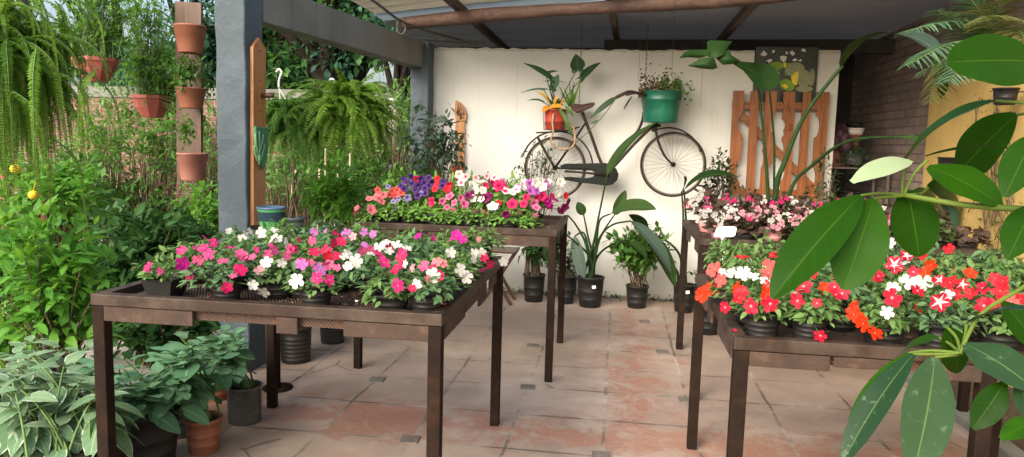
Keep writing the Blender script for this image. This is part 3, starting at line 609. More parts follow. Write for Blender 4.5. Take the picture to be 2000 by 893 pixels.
def flower_mesh(mat, kind, seed):
    r = np.random.default_rng(seed); m = MB()
    if kind == 'imp':                                   # five flat notched petals
        rows = ((.0, .04, 0), (.35, .22, .02), (.7, .36, .05), (1.0, .24, .04)); k = 5
        for p in range(5):
            a = p * 2 * math.pi / 5 + r.normal() * .07; L = r.uniform(.9, 1.08); tw = r.normal() * .08; ca, sa = math.cos(a), math.sin(a); V = []; ac = []; al = []
            for (t, wd, z) in rows:
                for s in (-1, -.5, 0, .5, 1):
                    y = t * L - (.10 if (t == 1.0 and s == 0) else 0) + (.02 if t == 1.0 and abs(s) == .5 else 0) - (.10 if t == 1.0 and abs(s) == 1 else 0); x = s * wd * 1.12
                    zz = z + .05 * s * s * t + tw * s * t + .004 * p + r.normal() * .012
                    V.append((ca * x - sa * y, sa * x + ca * y, zz)); ac.append(min(1, math.hypot(x, y))); al.append(s * wd * 1.5)
            m.add(V, A([(i * k + j, i * k + j + 1, (i + 1) * k + j + 1, (i + 1) * k + j) for i in range(3) for j in range(4)]), r.random(), ac, al)
        m.blob((0, 0, .03), .07, .5, 6, 4)
    elif kind == 'pet':                                 # ruffled funnel with five lobes
        n = 30; R = (.05, .16, .42, .75, 1.0); Z = (-.55, -.22, -.03, .05, .02); V = []; ac = []; al = []
        for i, rr in enumerate(R):
            for j in range(n):
                a = j * 2 * math.pi / n; lob = 1 + (.12 * math.cos(5 * a) * (rr ** 2)) + (.02 * r.normal() if i == 4 else 0)
                V.append((rr * lob * math.cos(a), rr * lob * math.sin(a), Z[i] + (.09 * math.sin(10 * a + seed) + .05 * math.cos(5 * a)) * rr ** 2)); ac.append(max(.1, rr)); al.append(math.cos(2.5 * a))
        m.add(V, A([(i * n + j, i * n + (j + 1) % n, (i + 1) * n + (j + 1) % n, (i + 1) * n + j) for i in range(4) for j in range(n)]), .5, ac, al)
    elif kind == 'beg':                                 # small double rosettes in a bunch
        for q in range(6):
            c = r.normal(size=3) * A((.42, .42, .22)); s = r.uniform(.32, .48)
            for p in range(9):
                a = p * 2.4; el = .15 + .11 * p; d = A((math.cos(a) * math.cos(el), math.sin(a) * math.cos(el), math.sin(el))); nn = A((0, 0, 1.)) - d * .5
                x = nrm(np.cross(d, nn)); y = nrm(np.cross(x, d)); rad = s * (1 - .03 * p)
                V = [c, c + d * rad * .6 + x * rad * .45, c + d * rad + y * .1 * rad, c + d * rad * .6 - x * rad * .45]
                m.add(V, A([(0, 1, 2, 3)]), r.random(), [.3, .8, 1, .8], 0)
    return m.mesh('flower', mat)
PC = {  # petal colour, throat, eye, star
 'hotpink': ((.74, .035, .22), (.55, .01, .17), (.7, .5, .4)), 'pink': ((.70, .10, .26), (.62, .04, .16), (.7, .5, .4)), 'lightpink': ((.76, .40, .46), (.72, .2, .32), (.7, .5, .3)),
 'magenta': ((.64, .012, .30), (.45, .005, .2), (.5, .2, .3)), 'cerise': ((.68, .012, .13), (.45, .005, .08), (.5, .2, .2)), 'red': ((.74, .016, .035), (.5, .008, .03), (.6, .3, .1)),
 'crimson': ((.60, .010, .045), (.70, .20, .25), (.7, .6, .4)), 'star': ((.66, .012, .055), (.8, .55, .55), (.7, .6, .4), (.78, .55, .58)), 'orange': ((.84, .042, .006), (.62, .02, .01), (.6, .3, .1)),
 'rosered': ((.70, .018, .11), (.5, .008, .05), (.6, .3, .1)), 'coral': ((.74, .12, .11), (.6, .05, .04), (.6, .4, .2)), 'salmon': ((.76, .24, .27), (.7, .12, .15), (.6, .4, .2)), 'white': ((.74, .73, .68), (.74, .74, .55), (.55, .55, .2)),
 'lilac': ((.52, .16, .50), (.36, .05, .36), (.6, .4, .3)), 'violet': ((.085, .026, .20), (.02, .006, .06), (.1, .05, .1)), 'lavender': ((.36, .30, .58), (.2, .12, .4), (.4, .3, .2)),
 'plum': ((.25, .008, .11), (.08, .003, .04), (.1, .02, .05)), 'rose': ((.76, .22, .38), (.60, .02, .18), (.3, .02, .1)), 'pinkwhite': ((.76, .62, .62), (.7, .12, .2), (.6, .3, .2))}
WORD = {'hotpink': 'pink', 'lightpink': 'pale pink', 'cerise': 'magenta', 'star': 'red', 'crimson': 'crimson', 'pinkwhite': 'pale pink', 'rose': 'pink', 'plum': 'plum', 'rosered': 'red'}
FM = {}
def fmesh(c, kind):
    if (c, kind) not in FM:
        p = PC[c]; big = .42 if (kind == 'pet') else .15
        mt = petalmat('petal_' + c + '_' + kind, p[0], p[1], p[2] if kind != 'beg' else p[0], p[3] if len(p) > 3 else None, th=big if kind != 'beg' else .01)
        FM[(c, kind)] = [flower_mesh(mt, kind, i) for i in range(3)]
    return random.choice(FM[(c, kind)])
def face_rot(n):
    n = nrm(n); a = A((0, 0, 1.)) if abs(n[2]) < .95 else A((0, 1., 0)); x = nrm(np.cross(a, n)); y = np.cross(n, x); th = rng.random() * 6.28
    return np.stack([x * math.cos(th) + y * math.sin(th), -x * math.sin(th) + y * math.cos(th), n], 1)
ORD = ['first', 'second', 'third', 'fourth', 'fifth', 'sixth', 'seventh', 'eighth', 'ninth', 'tenth', 'eleventh', 'twelfth']
def bedding(kind, plant, zs, rows, flowers, size, tname, potkind, zscale, cz, extra, R=(.115, .10)):
    """rows: list of lists of (x, y); flowers: (photo u, v, colour, scale)"""
    pots = [(x, y, i, j, len(r)) for i, r in enumerate(rows) for j, (x, y) in enumerate(r)]
    cen = A([(x, y, zs + cz * zscale(i)) for x, y, i, j, n in pots]); cam_c = (cen - EYE) @ CM.T; uv = np.stack([1000 + F * cam_c[:, 0] / cam_c[:, 2], 446.5 + F * cam_c[:, 1] / cam_c[:, 2]], 1)
    mine = [[] for _ in pots]; RR_ = A([(R[0], R[0], R[1] * zscale(i)) for x, y, i, j, n in pots]) * 1.16
    for (u, v, c, s) in flowers:
        dr = ray(u, v); dE = dr[None] / RR_; oE = (EYE - cen) / RR_; a2 = (dE * dE).sum(1); b2 = 2 * (dE * oE).sum(1); c2 = (oE * oE).sum(1) - 1; ds = b2 * b2 - 4 * a2 * c2
        if (ds > 0).any():                                # the bloom sits on the first canopy its line of sight meets
            tt = np.where(ds > 0, (-b2 - np.sqrt(np.maximum(ds, 0))) / (2 * a2), 1e9); mine[int(np.argmin(tt))].append((u, v, c, s)); continue
        d = uv - A((u, v)); px = F / cen[:, 1]; q = np.hypot(d[:, 0] / px, d[:, 1] / px * 1.15) - .006 * (cen[:, 1].max() - cen[:, 1])
        mine[int(np.argmin(q))].append((u, v, c, s))
    for k, (x, y, i, j, n) in enumerate(pots):
        fl = mine[k]; sc = zscale(i); cols = []
        for f in sorted(set(f[2] for f in fl), key=lambda c: -sum(1 for g in fl if g[2] == c)): 
            wd = WORD.get(f, f)
            if wd not in cols: cols.append(wd)
        look = (' and '.join(cols[:2]) + ' ' + plant) if cols else ('leafy ' + plant + ' without open blooms')
        rown = 'front' if i == 0 else 'back' if i == len(rows) - 1 else ORD[i]
        lab = f"{look}, {ORD[j]} from left in {rown} row on {tname}"
        pk = potkind(i, j); root = thing('potted_' + plant.split()[-1], lab, 'potted plant', (x, y, zs), plant + ' plants on the ' + tname)
        rz = rng.random() * 6.28
        inst('pot', POT[pk], root, (0, 0, 0), 0 if pk == 'sq' else rz); inst('soil', SOIL_LOW if pk in ('low', 'sq') else SOIL, root)
        s3 = rng.uniform(.92, 1.1); inst('foliage', random.choice(FO[kind]), root, (0, 0, 0 if pk != 'low' else -.015), rng.random() * 6.28, (s3, s3, sc * rng.uniform(.9, 1.08)))
        st = MB(); c0 = cen[k]; Rr = A((R[0], R[0], R[1] * sc)) * 1.16
        allf = [(f, None) for f in fl]
        for e in range(extra): allf.append(((0, 0, (random.choice(fl)[2] if fl else None), rng.uniform(.7, 1.0)), 1))
        for (u, v, c, s), ex in allf:
            if c is None: continue
            if ex:
                a = rng.uniform(-.2, math.pi + .2); el = rng.uniform(-.1, .5); o = A((math.cos(a) * math.cos(el), math.sin(a) * math.cos(el), math.sin(el))); p = c0 + o * Rr; nn = o + A((0, 0, .4)) + rng.normal(size=3) * .25
            else:
                d = ray(u, v); t0 = (c0[1]) / d[1]; de = d / Rr; oe = (EYE - c0) / Rr; aa = de.dot(de); bb = 2 * de.dot(oe); cc = oe.dot(oe) - 1; disc = bb * bb - 4 * aa * cc
                t = (-bb - math.sqrt(disc)) / (2 * aa) if disc > 0 else -bb / (2 * aa)
                p = EYE + d * t; o = nrm((p - c0) / Rr); nn = o * .65 + nrm(EYE - p) * .6 + rng.normal(size=3) * .38
            inst('flower', fmesh(c, kind), root, p - A((x, y, zs)), face_rot(nn), size * s * rng.uniform(.9, 1.08))
            st.tube(bez((x, y, zs + .09), c0 * .6 + p * .4 + A((0, 0, -.01)), p - nrm(nn) * size * .1, 5), .0016, 4, False)
        if st.n: obj('flower_stalks', st, M['greenstem'], root)
def zc(ox, oy, s, rows_):                               # positions read from an enlarged crop
    return [(ox + a / s, oy + b / s, c, k) for (a, b, c, k) in rows_]
def Z(txt):
    o = []
    for ln in txt.split(';'):
        ln = ln.strip()
        if not ln: continue
        c, rest = ln.split(':')
        for q in rest.split():
            big = 1.0
            if q[-1] == 'B': big = 1.3; q = q[:-1]
            elif q[-1] == 's': big = .72; q = q[:-1]
            a, b = q.split(','); o.append((float(a), float(b), c.strip(), big))
    return o
fl_FL = zc(200, 430, 4.464, Z("""hotpink:400,405 690,265 765,495s 925,300B 965,200 895,155s 1115,240B 880,245 1345,260s 1250,330s;
 pink:500,445s 835,350 1045,360 810,245s 1140,490s 1200,290 1490,260B 1440,300 1310,320s 395,425s 1230,310;magenta:700,380B 690,420s;cerise:1205,435B 1085,585 745,500s;
 white:1105,100 1290,100 1220,160 1385,110B 1500,90 1520,160B 1600,200 1430,370B 1560,375 1315,565 1405,625B 1695,530B 1250,130 1480,175;lightpink:1370,440""")) + zc(560, 430, 4.444, Z("""
 cerise:60,250 425,120;rosered:105,175s 240,280B 345,270B 425,310 470,190B 405,200 320,375 890,245 955,425B 985,335 1265,435 1320,480 1090,590s 1715,325 1765,385;
 pink:220,180 370,385 440,415s 210,370s 650,270 715,255 1190,400 1700,430 30,250;lilac:240,105 345,95s 520,120B 670,105 750,120 675,220s 130,385B 285,430B;
 lightpink:575,145 1095,415;hotpink:265,505 370,520 790,290 845,370B 1000,290 965,570B;white:500,315 530,285 600,355B 735,295 800,235 860,200 945,225B 1045,245 885,270 1030,380 1130,555 1270,485B 1425,280 1630,280 1690,285 1505,435B 1560,495B 1880,360B;
 salmon:1220,510s 1305,365 1355,375 1670,165s;magenta:1140,140 1270,160s 1440,160 1470,130B 1520,165B""")) + [(590, 512, 'red', 1.0), (640, 500, 'red', 1), (680, 520, 'white', 1), (560, 500, 'pink', 1), (925, 505, 'white', .9), (470, 505, 'pink', .9)]
def row(y, xs): return [(x + rng.normal() * .008, y + rng.normal() * .012) for x in xs]
def fx(u, y, z=.95): return P(u, 300, y)[0] + (0)
ROWS_FL = [row(2.58, [-1.72, -1.46, -1.15, -.83, -.66]), row(2.715, [-1.57, -1.30, -1.20, -.925, -.69]), row(2.88, [-1.76, -1.52, -1.37, -1.12, -.96, -.81, -.67]), row(3.04, [-1.66, -1.46, -1.26, -1.06, -.87, -.70]),
           row(3.21, [-1.76, -1.53, -1.31, -1.08, -.87, -.68]), row(3.43, [-1.68, -1.44, -1.2, -.97, -.76]), row(3.66, [-1.74, -1.51, -1.28, -1.06, -.85, -.67])]
ROWS_FL[0] = [(-1.70, 2.585), (-1.43, 2.55), (-1.08, 2.55), (-.79, 2.535), (-.66, 2.55)]
bedding('imp', 'impatiens', FL['zt'] - .031, ROWS_FL, fl_FL, .0215, 'near left table', lambda i, j: 'sq' if (i, j) == (0, 0) else ('a', 'b', 'a', 'low')[(i * 2 + j) % 4], lambda i: (.8, .88, .92, .95, .97, 1.0, 1.0)[i], .115, 0, (.118, .085))

fl_RL = zc(680, 320, 4.348, Z("""salmon:200,390B 290,320 180,295 240,280 300,265 265,300;coral:250,225 360,260 420,220 450,245 380,235 400,265;
 violet:540,110 500,150 540,170 600,190 650,160 680,120 450,185 650,210 620,130 810,160 710,160 570,215 590,270 655,250 690,185 480,210 800,190 470,130;red:585,130 755,130 745,180 735,210 850,200 840,215 1850,270 860,185 1280,330s;
 lavender:505,290 430,295s 385,320s 340,195s 620,250s;cerise:705,325B 1395,340B 1490,340 1515,285 1650,275B 1740,275 1195,145 1230,170 1280,190B 1310,170 1330,210 1165,190 1270,160 1610,290;rose:800,320 860,275B 900,330 840,370s 990,340B 960,290 1580,340B 1730,380 1600,370;
 white:945,95B 980,140 1065,180B 1040,210 1130,150B 1090,225 1145,225 1060,295 1130,300 1228,360B 1400,240 1430,215 1490,190B 1500,150 1600,160B 1650,195B 1700,150 1730,210 1800,200 1810,155B 1830,285 1780,265 1460,165 1640,145;
 pinkwhite:1085,120 1180,105 1240,115 1320,150 960,160 1000,110 1340,230 1300,130;plum:1170,290B 1060,255 1020,270 1340,430 1790,395 1840,370B 1820,400 1870,320 1200,265;lilac:1545,170B 1670,155 1555,230B 1610,230 1690,180 1440,205;magenta:1700,330B 1680,300 1760,300 1710,360"""))
xs9 = [-1.59 + .128 * i for i in range(9)]
bedding('pet', 'petunia', RL['zt'] - .031, [row(4.73, xs9), row(4.95, [x + .05 for x in xs9[:-1]]), row(5.2, xs9)], fl_RL, .0265, 'far left table', lambda i, j: ('low', 'a')[j % 2], lambda i: (.65, 1.15, 1.55)[i], .13, 3, (.105, .12))

fl_RR = zc(1320, 360, 4.466, Z("""white:150,115 205,135 240,250 290,235 190,290 340,265B 370,310 400,340 460,250B 480,200 420,280 515,240 540,300 760,150B 1030,160B 840,315B 900,290 980,275 1400,290 1430,255 1740,240 1810,205 260,270 205,325 1180,250 1300,260;
 lightpink:470,290 580,260B 650,270B 710,280 720,225B 860,220B 790,245 870,270 920,340B 850,375 885,380 1020,300B 1065,290 1065,350B 1110,315 1140,245 1075,215 1250,300 1340,230 1500,250 1560,300 1610,240 1450,330;pink:110,185 270,130 290,205 270,205 1830,340 1835,405 1205,175 1265,175 1820,330 640,300;hotpink:650,130 500,145 840,165 970,130 910,155 430,125 1800,300 1725,360 1420,150 1540,170"""))
fl_RR += [(1745, 425, 'pink', 1), (1770, 440, 'white', 1), (1700, 420, 'lightpink', 1), (1790, 450, 'hotpink', .8), (1810, 470, 'lightpink', 1)]
xr9 = [.62 + .155 * i for i in range(10)]
bedding('beg', 'begonia', RR['zt'] - .031, [row(4.60, xr9), row(4.85, [x + .06 for x in xr9[:-1]]), row(5.12, xr9)], fl_RR, .029, 'far right table', lambda i, j: ('pink', 'low', 'pink', 'low', 'low')[(j + i) % 5], lambda i: (.85, 1.05, 1.25)[i], .13, 4, (.115, .115))

fl_FR = zc(1360, 470, 4.252, Z("""orange:60,420B 120,405B 40,460 335,380B 340,400 580,450B 590,490 1305,540 1310,615B 1385,690B 1485,770B 1060,395;red:375,435 355,475 1405,220 1340,250 640,120 950,275 915,220 380,140B;
 crimson:455,545B 615,525B 240,555 840,335 890,380B 1150,385 1160,450 1210,440B 840,500 1000,520s 1030,790 1510,295 1625,475B;star:820,435s 1645,200B 1745,120;coral:150,240B 205,330B 610,205B 600,270B 600,375;
 white:395,275B 290,265 215,265s 565,335s 1355,340B 1525,30B 1490,80 1485,140B 1610,20 1430,15 1760,350B 1635,390 1580,600 1720,190 490,300s""")) + zc(1400, 420, 1.888, Z("""white:760,250B 645,265s;crimson:740,280 725,210 595,225 980,270 985,335B;star:820,320B 905,255 655,185 700,150 825,240;red:860,250B 935,290 1045,280B 1055,315 1025,235 1055,245 855,125 755,145 880,295 1120,310 1000,330;
 pinkwhite:850,295;orange:790,185 770,210 935,215;coral:1085,320"""))
xf = [.53, .72, .91, 1.09, 1.27, 1.46, 1.65, 1.79]
ROWS_FR = [[(.515, 2.60), (.665, 2.575), (.905, 2.585), (1.08, 2.60), (1.27, 2.59), (1.46, 2.6), (1.66, 2.6)], row(2.80, [.50, .70, .84, 1.0, 1.18, 1.37, 1.56, 1.75]), row(3.02, xf), row(3.24, [.56, .76, .96, 1.16, 1.36, 1.56, 1.76]), row(3.48, xf)]
bedding('imp', 'impatiens', FR['zt'] - .031, ROWS_FR, fl_FR, .0245, 'near right table', lambda i, j: ('a', 'b', 'low', 'a')[(i + j) % 4], lambda i: (.9, 1.0, 1.1, 1.2, 1.3)[i], .115, 1, (.118, .085))
lt_ = MB()
for d_ in (FL, FR, RL, RR):
    for i in range(420):
        x, y = rng.uniform(d_['x0'] + .05, d_['x1'] - .05), d_['y0'] + .05 + abs(rng.normal()) * .5
        if y > d_['y1'] - .05: continue
        c = A((x, y, d_['zt'] - .028)); s_ = rng.uniform(.003, .010); r_d = rdirs(1)[0] * A((1, 1, .2)); lt_.obox(c, r_d * s_, nrm(np.cross(r_d, (0, 0, 1))) * s_ * .4, (0, 0, .0015), rng.random())
def litm():
    m, nt, bs, out = newmat('bark_litter'); lk(nt, ramp(nt, attr(nt, 'rnd'), [(.2, (.035, .016, .010)), (.6, (.11, .045, .026)), (.95, (.26, .17, .11))]), bs.inputs['Base Color']); bs.inputs['Roughness'].default_value = .9; return m
obj('soil_litter', lt_, litm(), base=(0, 4, .9), label='reddish bark and soil litter on the mesh table tops', cat='litter', kind='stuff', smooth=False)
for i, (u, v, z, c, lab) in enumerate(((868, 596, .922, 'pink', 'fallen pink petal on the right rail of the near left table'), (1437, 648, .897, 'crimson', 'fallen crimson petal on the front left rail corner of the near right table'), (1262, 629, .004, 'pink', 'fallen pink petal on the floor between the tables'), (700, 588, .921, 'white', 'fallen white petal on the front rail of the near left table'))):
    p = G(u, v, z); m = MB(); a_ = rng.random() * 6; blade(m, p, p + A((math.cos(a_), math.sin(a_), .05)) * .024, .018, (0, 0, 1), .15, .2, 5, 1, .8, .6); p_ = PC[c]
    obj('fallen_petal', m, surf('fallen_' + c, [(.3, p_[0]), (.7, tuple(x * .8 for x in p_[0]))], 20, .6, 0), base=tuple(p), label=lab, cat='petal')
# blank tag on a stake, leaning at the front of the begonias
tg = thing('plant_tag', 'blank white plastic plant tag leaning over the edge of the begonia table', 'plant tag', tuple(P(1415, 512, 4.2)), None)
a = P(1414, 512, 4.30); b = P(1411, 462, 4.33); 
obj('stake', MB().obox((a + b) / 2, (b - a) / 2, (.008, 0, 0), (0, .0015, 0)), M['white_pl'], tg, False)
q = [P(u, v, 4.335) for u, v in ((1396, 463), (1431, 463), (1436, 460), (1439, 446), (1435, 443), (1405, 443), (1400, 446), (1394, 460))]
mm = MB(); n = len(q); mm.add([tuple(p) for p in q] + [tuple(p + A((0, .003, .001))) for p in q], [tuple(range(n)), tuple(range(n, 2 * n))[::-1]] + [(i, n + i, n + (i + 1) % n, (i + 1) % n) for i in range(n)])
obj('card', mm, M['white_pl'], tg, False)
# ------------------------------------------------------------------ the hanging bicycle (positions read from a crop of the wall)
def B(x, y, d=.22): return P(1000 + x / 2.88, 90 + y / 2.88, YW - d)
def Br(px, d=.22): return px / 2.88 / F * (YW - d)
bk = thing('bicycle', 'old black bicycle hung against the white wall', 'bicycle', tuple(B(570, 780)))
def arc(c, r, a0, a1, n=28): return [c + A((r * math.cos(t), 0, r * math.sin(t))) for t in np.radians(np.linspace(a0, a1, n))]
def wheel(c, r):
    w_ = obj('wheel', MB().tube(arc(c, r - .019, 0, 354, 60), .0085, 8, closed=True), M['spoke'], bk)
    obj('tyre', MB().tube(arc(c, r - .006, 0, 354, 60), .013, 10, closed=True), M['rubber'], w_)
    sp_ = MB()
    for i in range(36):
        a = i * math.pi / 18 + .05; a2 = a + (.5 if i % 2 else -.5); s = .03 if (i // 2) % 2 else -.03
        sp_.tube([c + A((.02 * math.cos(a2), s, .02 * math.sin(a2))), c + A(((r - .02) * math.cos(a), 0, (r - .02) * math.sin(a)))], .0013, 4, False)
    obj('spokes', sp_, M['spoke'], w_)
    obj('hub', MB().tube([c + A((0, -.045, 0)), c + A((0, -.03, 0)), c + A((0, -.028, 0)), c + A((0, .028, 0)), c + A((0, .03, 0)), c + A((0, .045, 0))], [.009, .009, .024, .024, .009, .009], 12), M['bike'], w_)
cR = B(242, 686); cW = B(906, 667); rR = Br(171); rW = Br(175); wheel(cR, rR); wheel(cW, rW)
fy = A((0, .03, 0)); fr = MB()
bb = B(545, 700)
fr.tube(pline([B(395, 372), B(450, 515), B(503, 660), bb], 10), .0155, 10)                 # seat tube
fr.tube([bb, B(582, 668), B(690, 548), B(800, 440)], .016, 10)                         # down tube
fr.tube(pline([B(741, 372), B(733, 420), B(712, 470), B(690, 497)], 12), .013, 10)       # curved stay below the bars
fr.tube(pline([B(790, 480), B(812, 440), B(800, 400), B(741, 372)], 10), .017, 10)       # head
for s in (-1, 1):
    o = fy * s
    fr.tube([cR + o * 1.5, B(330, 560) + o * 1.2, B(412, 435) + o * .5], .009, 8)         # seat stays
    fr.tube([cR + o * 1.5, bb + o], .009, 8)                                              # chain stays
    fr.tube([cR + o * 1.7, B(190, 600) + o * 1.7, B(145, 515) + o * 1.6], .009, 8)         # carrier struts
obj('frame', fr, M['bike'], bk)
fk = MB()
for s in (-1, 1): fk.tube(pline([B(806, 452) + fy * s * .6, B(820, 530) + fy * s, B(860, 620) + fy * s * 1.3, cW + fy * s * 1.5], 12), np.linspace(.013, .008, 12), 8)
fk.blob(B(822, 448), .024, rs=(1.3, 1.6, .7)); obj('fork', fk, M['bike'], bk)
def fender(c, r, a0, a1, wv=.034):
    m = MB(); V = []; n = 36
    for t in np.radians(np.linspace(a0, a1, n)):
        d = A((math.cos(t), 0, math.sin(t)))
        for s in (-1, -.6, 0, .6, 1): V.append(c + d * (r - .012 * s * s) + A((0, wv * s, 0)))
    Q = [(i * 5 + j, i * 5 + j + 1, i * 5 + 6 + j, i * 5 + 5 + j) for i in range(n - 1) for j in range(4)]
    return m.add(V, A(Q))
for o in (obj('mudguard', fender(B(250, 685), Br(206), 162, 8), M['bike'], bk), obj('mudguard', fender(B(880, 650) + A((-.01, 0, 0)), Br(187), 118, 18), M['bike'], bk)):
    mo = o.modifiers.new('thickness', 'SOLIDIFY'); mo.thickness = .0025
# chain case: long case with a slot, round at the crank
cc = MB(); poly = [B(x, y) for x, y in ((272, 672), (300, 661), (420, 660), (520, 657), (560, 664), (588, 690), (600, 722), (592, 754), (566, 778), (530, 785), (480, 778), (380, 768), (296, 752), (280, 738), (330, 735), (420, 742), (455, 735), (470, 715), (440, 692), (380, 690), (285, 694))]
pl2 = [(p[0], p[2]) for p in poly]; cc.prism(pl2, (0, poly[0][1] - .055, 0), (1, 0, 0), (0, 0, 1), (0, .03, 0)); oc = obj('chain_case', cc, M['chaincase'], bk, False); bevel(oc, .006, 2)
obj('crank', MB().tube([bb - A((0, .075, 0)), bb + A((0, .06, 0))], .014, 10).tube([B(548, 728) - A((0, .07, 0)), B(420, 712) - A((0, .07, 0)), B(300, 703) - A((0, .07, 0))], .011, 8), M['bike'], bk)
sdl = MB(); pr_ = [(330, 338), (345, 326), (400, 330), (440, 320), (466, 318), (468, 328), (450, 345), (420, 356), (385, 372), (360, 376), (340, 362)]
pp = [B(x, y) for x, y in pr_]; pl3 = [(p[0], p[2]) for p in pp]
wv = [.085, .09, .06, .03, .02, .02, .03, .05, .07, .085, .09]; n = len(pp); y0 = pp[0][1]
V = [A((p[0], y0 - w_, p[1])) for p, w_ in zip(pl3, wv)] + [A((p[0], y0 + w_, p[1])) for p, w_ in zip(pl3, wv)]
sdl.add(V, [tuple(range(n)), tuple(range(n, 2 * n))[::-1]] + [(i, n + i, n + (i + 1) % n, (i + 1) % n) for i in range(n)])
bevel(obj('saddle', sdl, M['saddle'], bk, False), .012, 3)
hb = MB(); hbp = pline([B(800, 400), B(790, 350), B(720, 275), B(660, 256), B(585, 290)], 18)
hb.tube(hbp, .012, 10); hb.tube([B(800, 400, .22), B(800, 330, .24), B(770, 280, .40), B(700, 262, .50), B(640, 275, .52)], .012, 8); obj('handlebar', hb, M['bike'], bk)
obj('grip', MB().tube([B(660, 256), B(622, 272), B(583, 291)], .017, 10), M['saddle'], bk)
obj('brake_lever', MB().tube([B(675, 284), B(655, 310), B(629, 356)], [.006, .008, .005], 6), M['bike'], bk)
rk = MB()
for s in (-.07, .07): rk.tube([B(140, 488) + A((0, s, 0)), B(300, 480) + A((0, s, 0)), B(380, 455) + A((0, s * .3, 0))], .006, 6)
rk.tube([B(140, 488) - A((0, .07, 0)), B(140, 488) + A((0, .07, 0))], .006, 6).tube([B(300, 480) - A((0, .07, 0)), B(300, 480) + A((0, .07, 0))], .006, 6); obj('carrier', rk, M['bike'], bk)
for lab, (u0, v0), (u1, v1), tall in (('thin chain holding the bicycle saddle, hung from the log', (1136, 70), (1131, 205), 0), ('chain holding the green bucket end of the bicycle', (1265, 45), (1261, 150), 0)):
    p0 = P(u0, v0, 6.0 if u0 < 1200 else 5.7); p0 = P(u1, v1, YW - .22); p1 = p0 + A((0, -.02, 0)); p1[2] = 2.68
    m = MB(); nl = int((p1[2] - p0[2]) / .022)
    for i in range(nl):
        c = p0 + (p1 - p0) * (i + .5) / nl; a_ = [(c + A((.006 * math.cos(t) * (i % 2), .006 * math.cos(t) * (1 - i % 2), .014 * math.sin(t)))) for t in np.linspace(0, 5.6, 8)]; m.tube(a_, .0022, 4, closed=True)
    obj('chain', m, M['wire'], base=tuple(p1), label=lab, cat='chain')
for lab, (u0, v0, v1), yy in (('thin string hanging from the log in front of the wall, right of the bicycle', (1372, 80, 210), 6.4), ('hair thin wire above the left rim of the green bucket', (1251, 60, 160), 6.6), ('hair thin wire hanging right of the green bucket chain', (1316, 40, 150), 6.5)):
    p0 = P(u0, v0, yy); p1 = P(u0 - 4, v1, yy); p0 = A((p1[0], p1[1], 2.70)); obj('string', MB().tube([p0, p1], .0012, 4), M['wire'], base=tuple(p0), label=lab, cat='string', group='strings under the log')

# teal bucket with creeping plant, and red pot in a wire basket
bc = B(838, 345, .30); br0, br1 = Br(92, .3), Br(108, .3); bh = Br(165, .3); z0 = B(838, 432, .3)[2]
tk = thing('bucket', 'green enamel bucket of creeping plants on the bicycle handlebar', 'bucket', (bc[0], bc[1], z0))
m = MB().lathe([(.001, 0), (br0 * .96, 0), (br0, .006), (br0 * 1.05, bh * .35), (br1 * .99, bh * .72), (br1 * 1.02, bh * .73), (br1, bh * .75), (br1 * 1.02, bh * .98), (br1 * 1.06, bh), (br1 * 1.03, bh * 1.01), (br1 * .97, bh), (br1 * .93, bh * .8)], 28, c=(bc[0], bc[1], z0)); obj('pail', m, M['teal'], tk)
obj('soil', MB().lathe([(.001, bh * .93), (br1 * .94, bh * .88)], 18, c=(bc[0], bc[1], z0)), M['soil'], tk)
hd = [A((bc[0] + br1 * 1.04 * math.cos(t), bc[1] - .05 - .06 * math.sin(t), z0 + bh * .95 - .10 * math.sin(t))) for t in np.linspace(0, math.pi, 20)]; obj('bail', MB().tube(hd, .003, 5), M['wire'], tk)
T_round = leaf_tpl(1.0, 3, .05, .15, .8, .45); T_gen = leaf_tpl(.5, 3, .15, .3, .8, .85)
LM['clover'] = leafmat('creeper_leaf', (.035, .10, .015), (.07, .17, .03), (.14, .26, .05), None, .1, .5, .3)
LM['rust'] = leafmat('dry_creeper_leaf', (.07, .035, .018), (.13, .075, .03), (.17, .15, .05), None, .1, .6, .25)
top = A((bc[0], bc[1], z0 + bh)); fm = MB(); N = 230
loc = np.stack([rng.uniform(-.02, .17, N), rng.normal(size=N) * .08, np.abs(rng.normal(size=N)) * .075 + .01], 1) + top
scatter(fm, T_round, loc, rdirs(N) * A((1, 1, .3)), A((0, -.8, 1.)) + rdirs(N) * .6, .034 * rng.uniform(.6, 1.2, N))
for i in range(14):
    a = top + A((.1 + rng.random() * .08, -.05, .02)); b = a + A((rng.uniform(.0, .12), rng.normal() * .05, rng.uniform(-.12, .10))); fm.tube(bez(a, (a + b) / 2 + A((0, 0, .05)), b, 5), .0012, 3, False)
    scatter(fm, T_round, b[None] + rng.normal(size=(2, 3)) * .012, rdirs(2), A((0, -.6, .8)) + rdirs(2) * .3, .028)
obj('round_leaves', fm, LM['clover'], tk)
fm = MB(); N = 260; loc = np.stack([rng.uniform(-.21, .03, N), rng.normal(size=N) * .075 - .03, np.abs(rng.normal(size=N)) * .085], 1) + top; loc[:, 2] -= np.maximum(0, top[0] - .12 - loc[:, 0]) * .6
scatter(fm, T_round, loc, rdirs(N), A((0, -.5, 1.)) + rdirs(N) * .8, .028 * rng.uniform(.5, 1.2, N))
for i in range(36):
    a = top + A((rng.uniform(-.2, .02), -.10, -.01)); fm.tube(bez(a, a + A((rng.normal() * .02, -.03, -.03)), a + A((rng.normal() * .04, -.02, -rng.uniform(.04, .17))), 5), .001, 3, False)
obj('dry_leaves_runners', fm, LM['rust'], tk)  # small dry leaves together with separate thin creeper runners hanging down

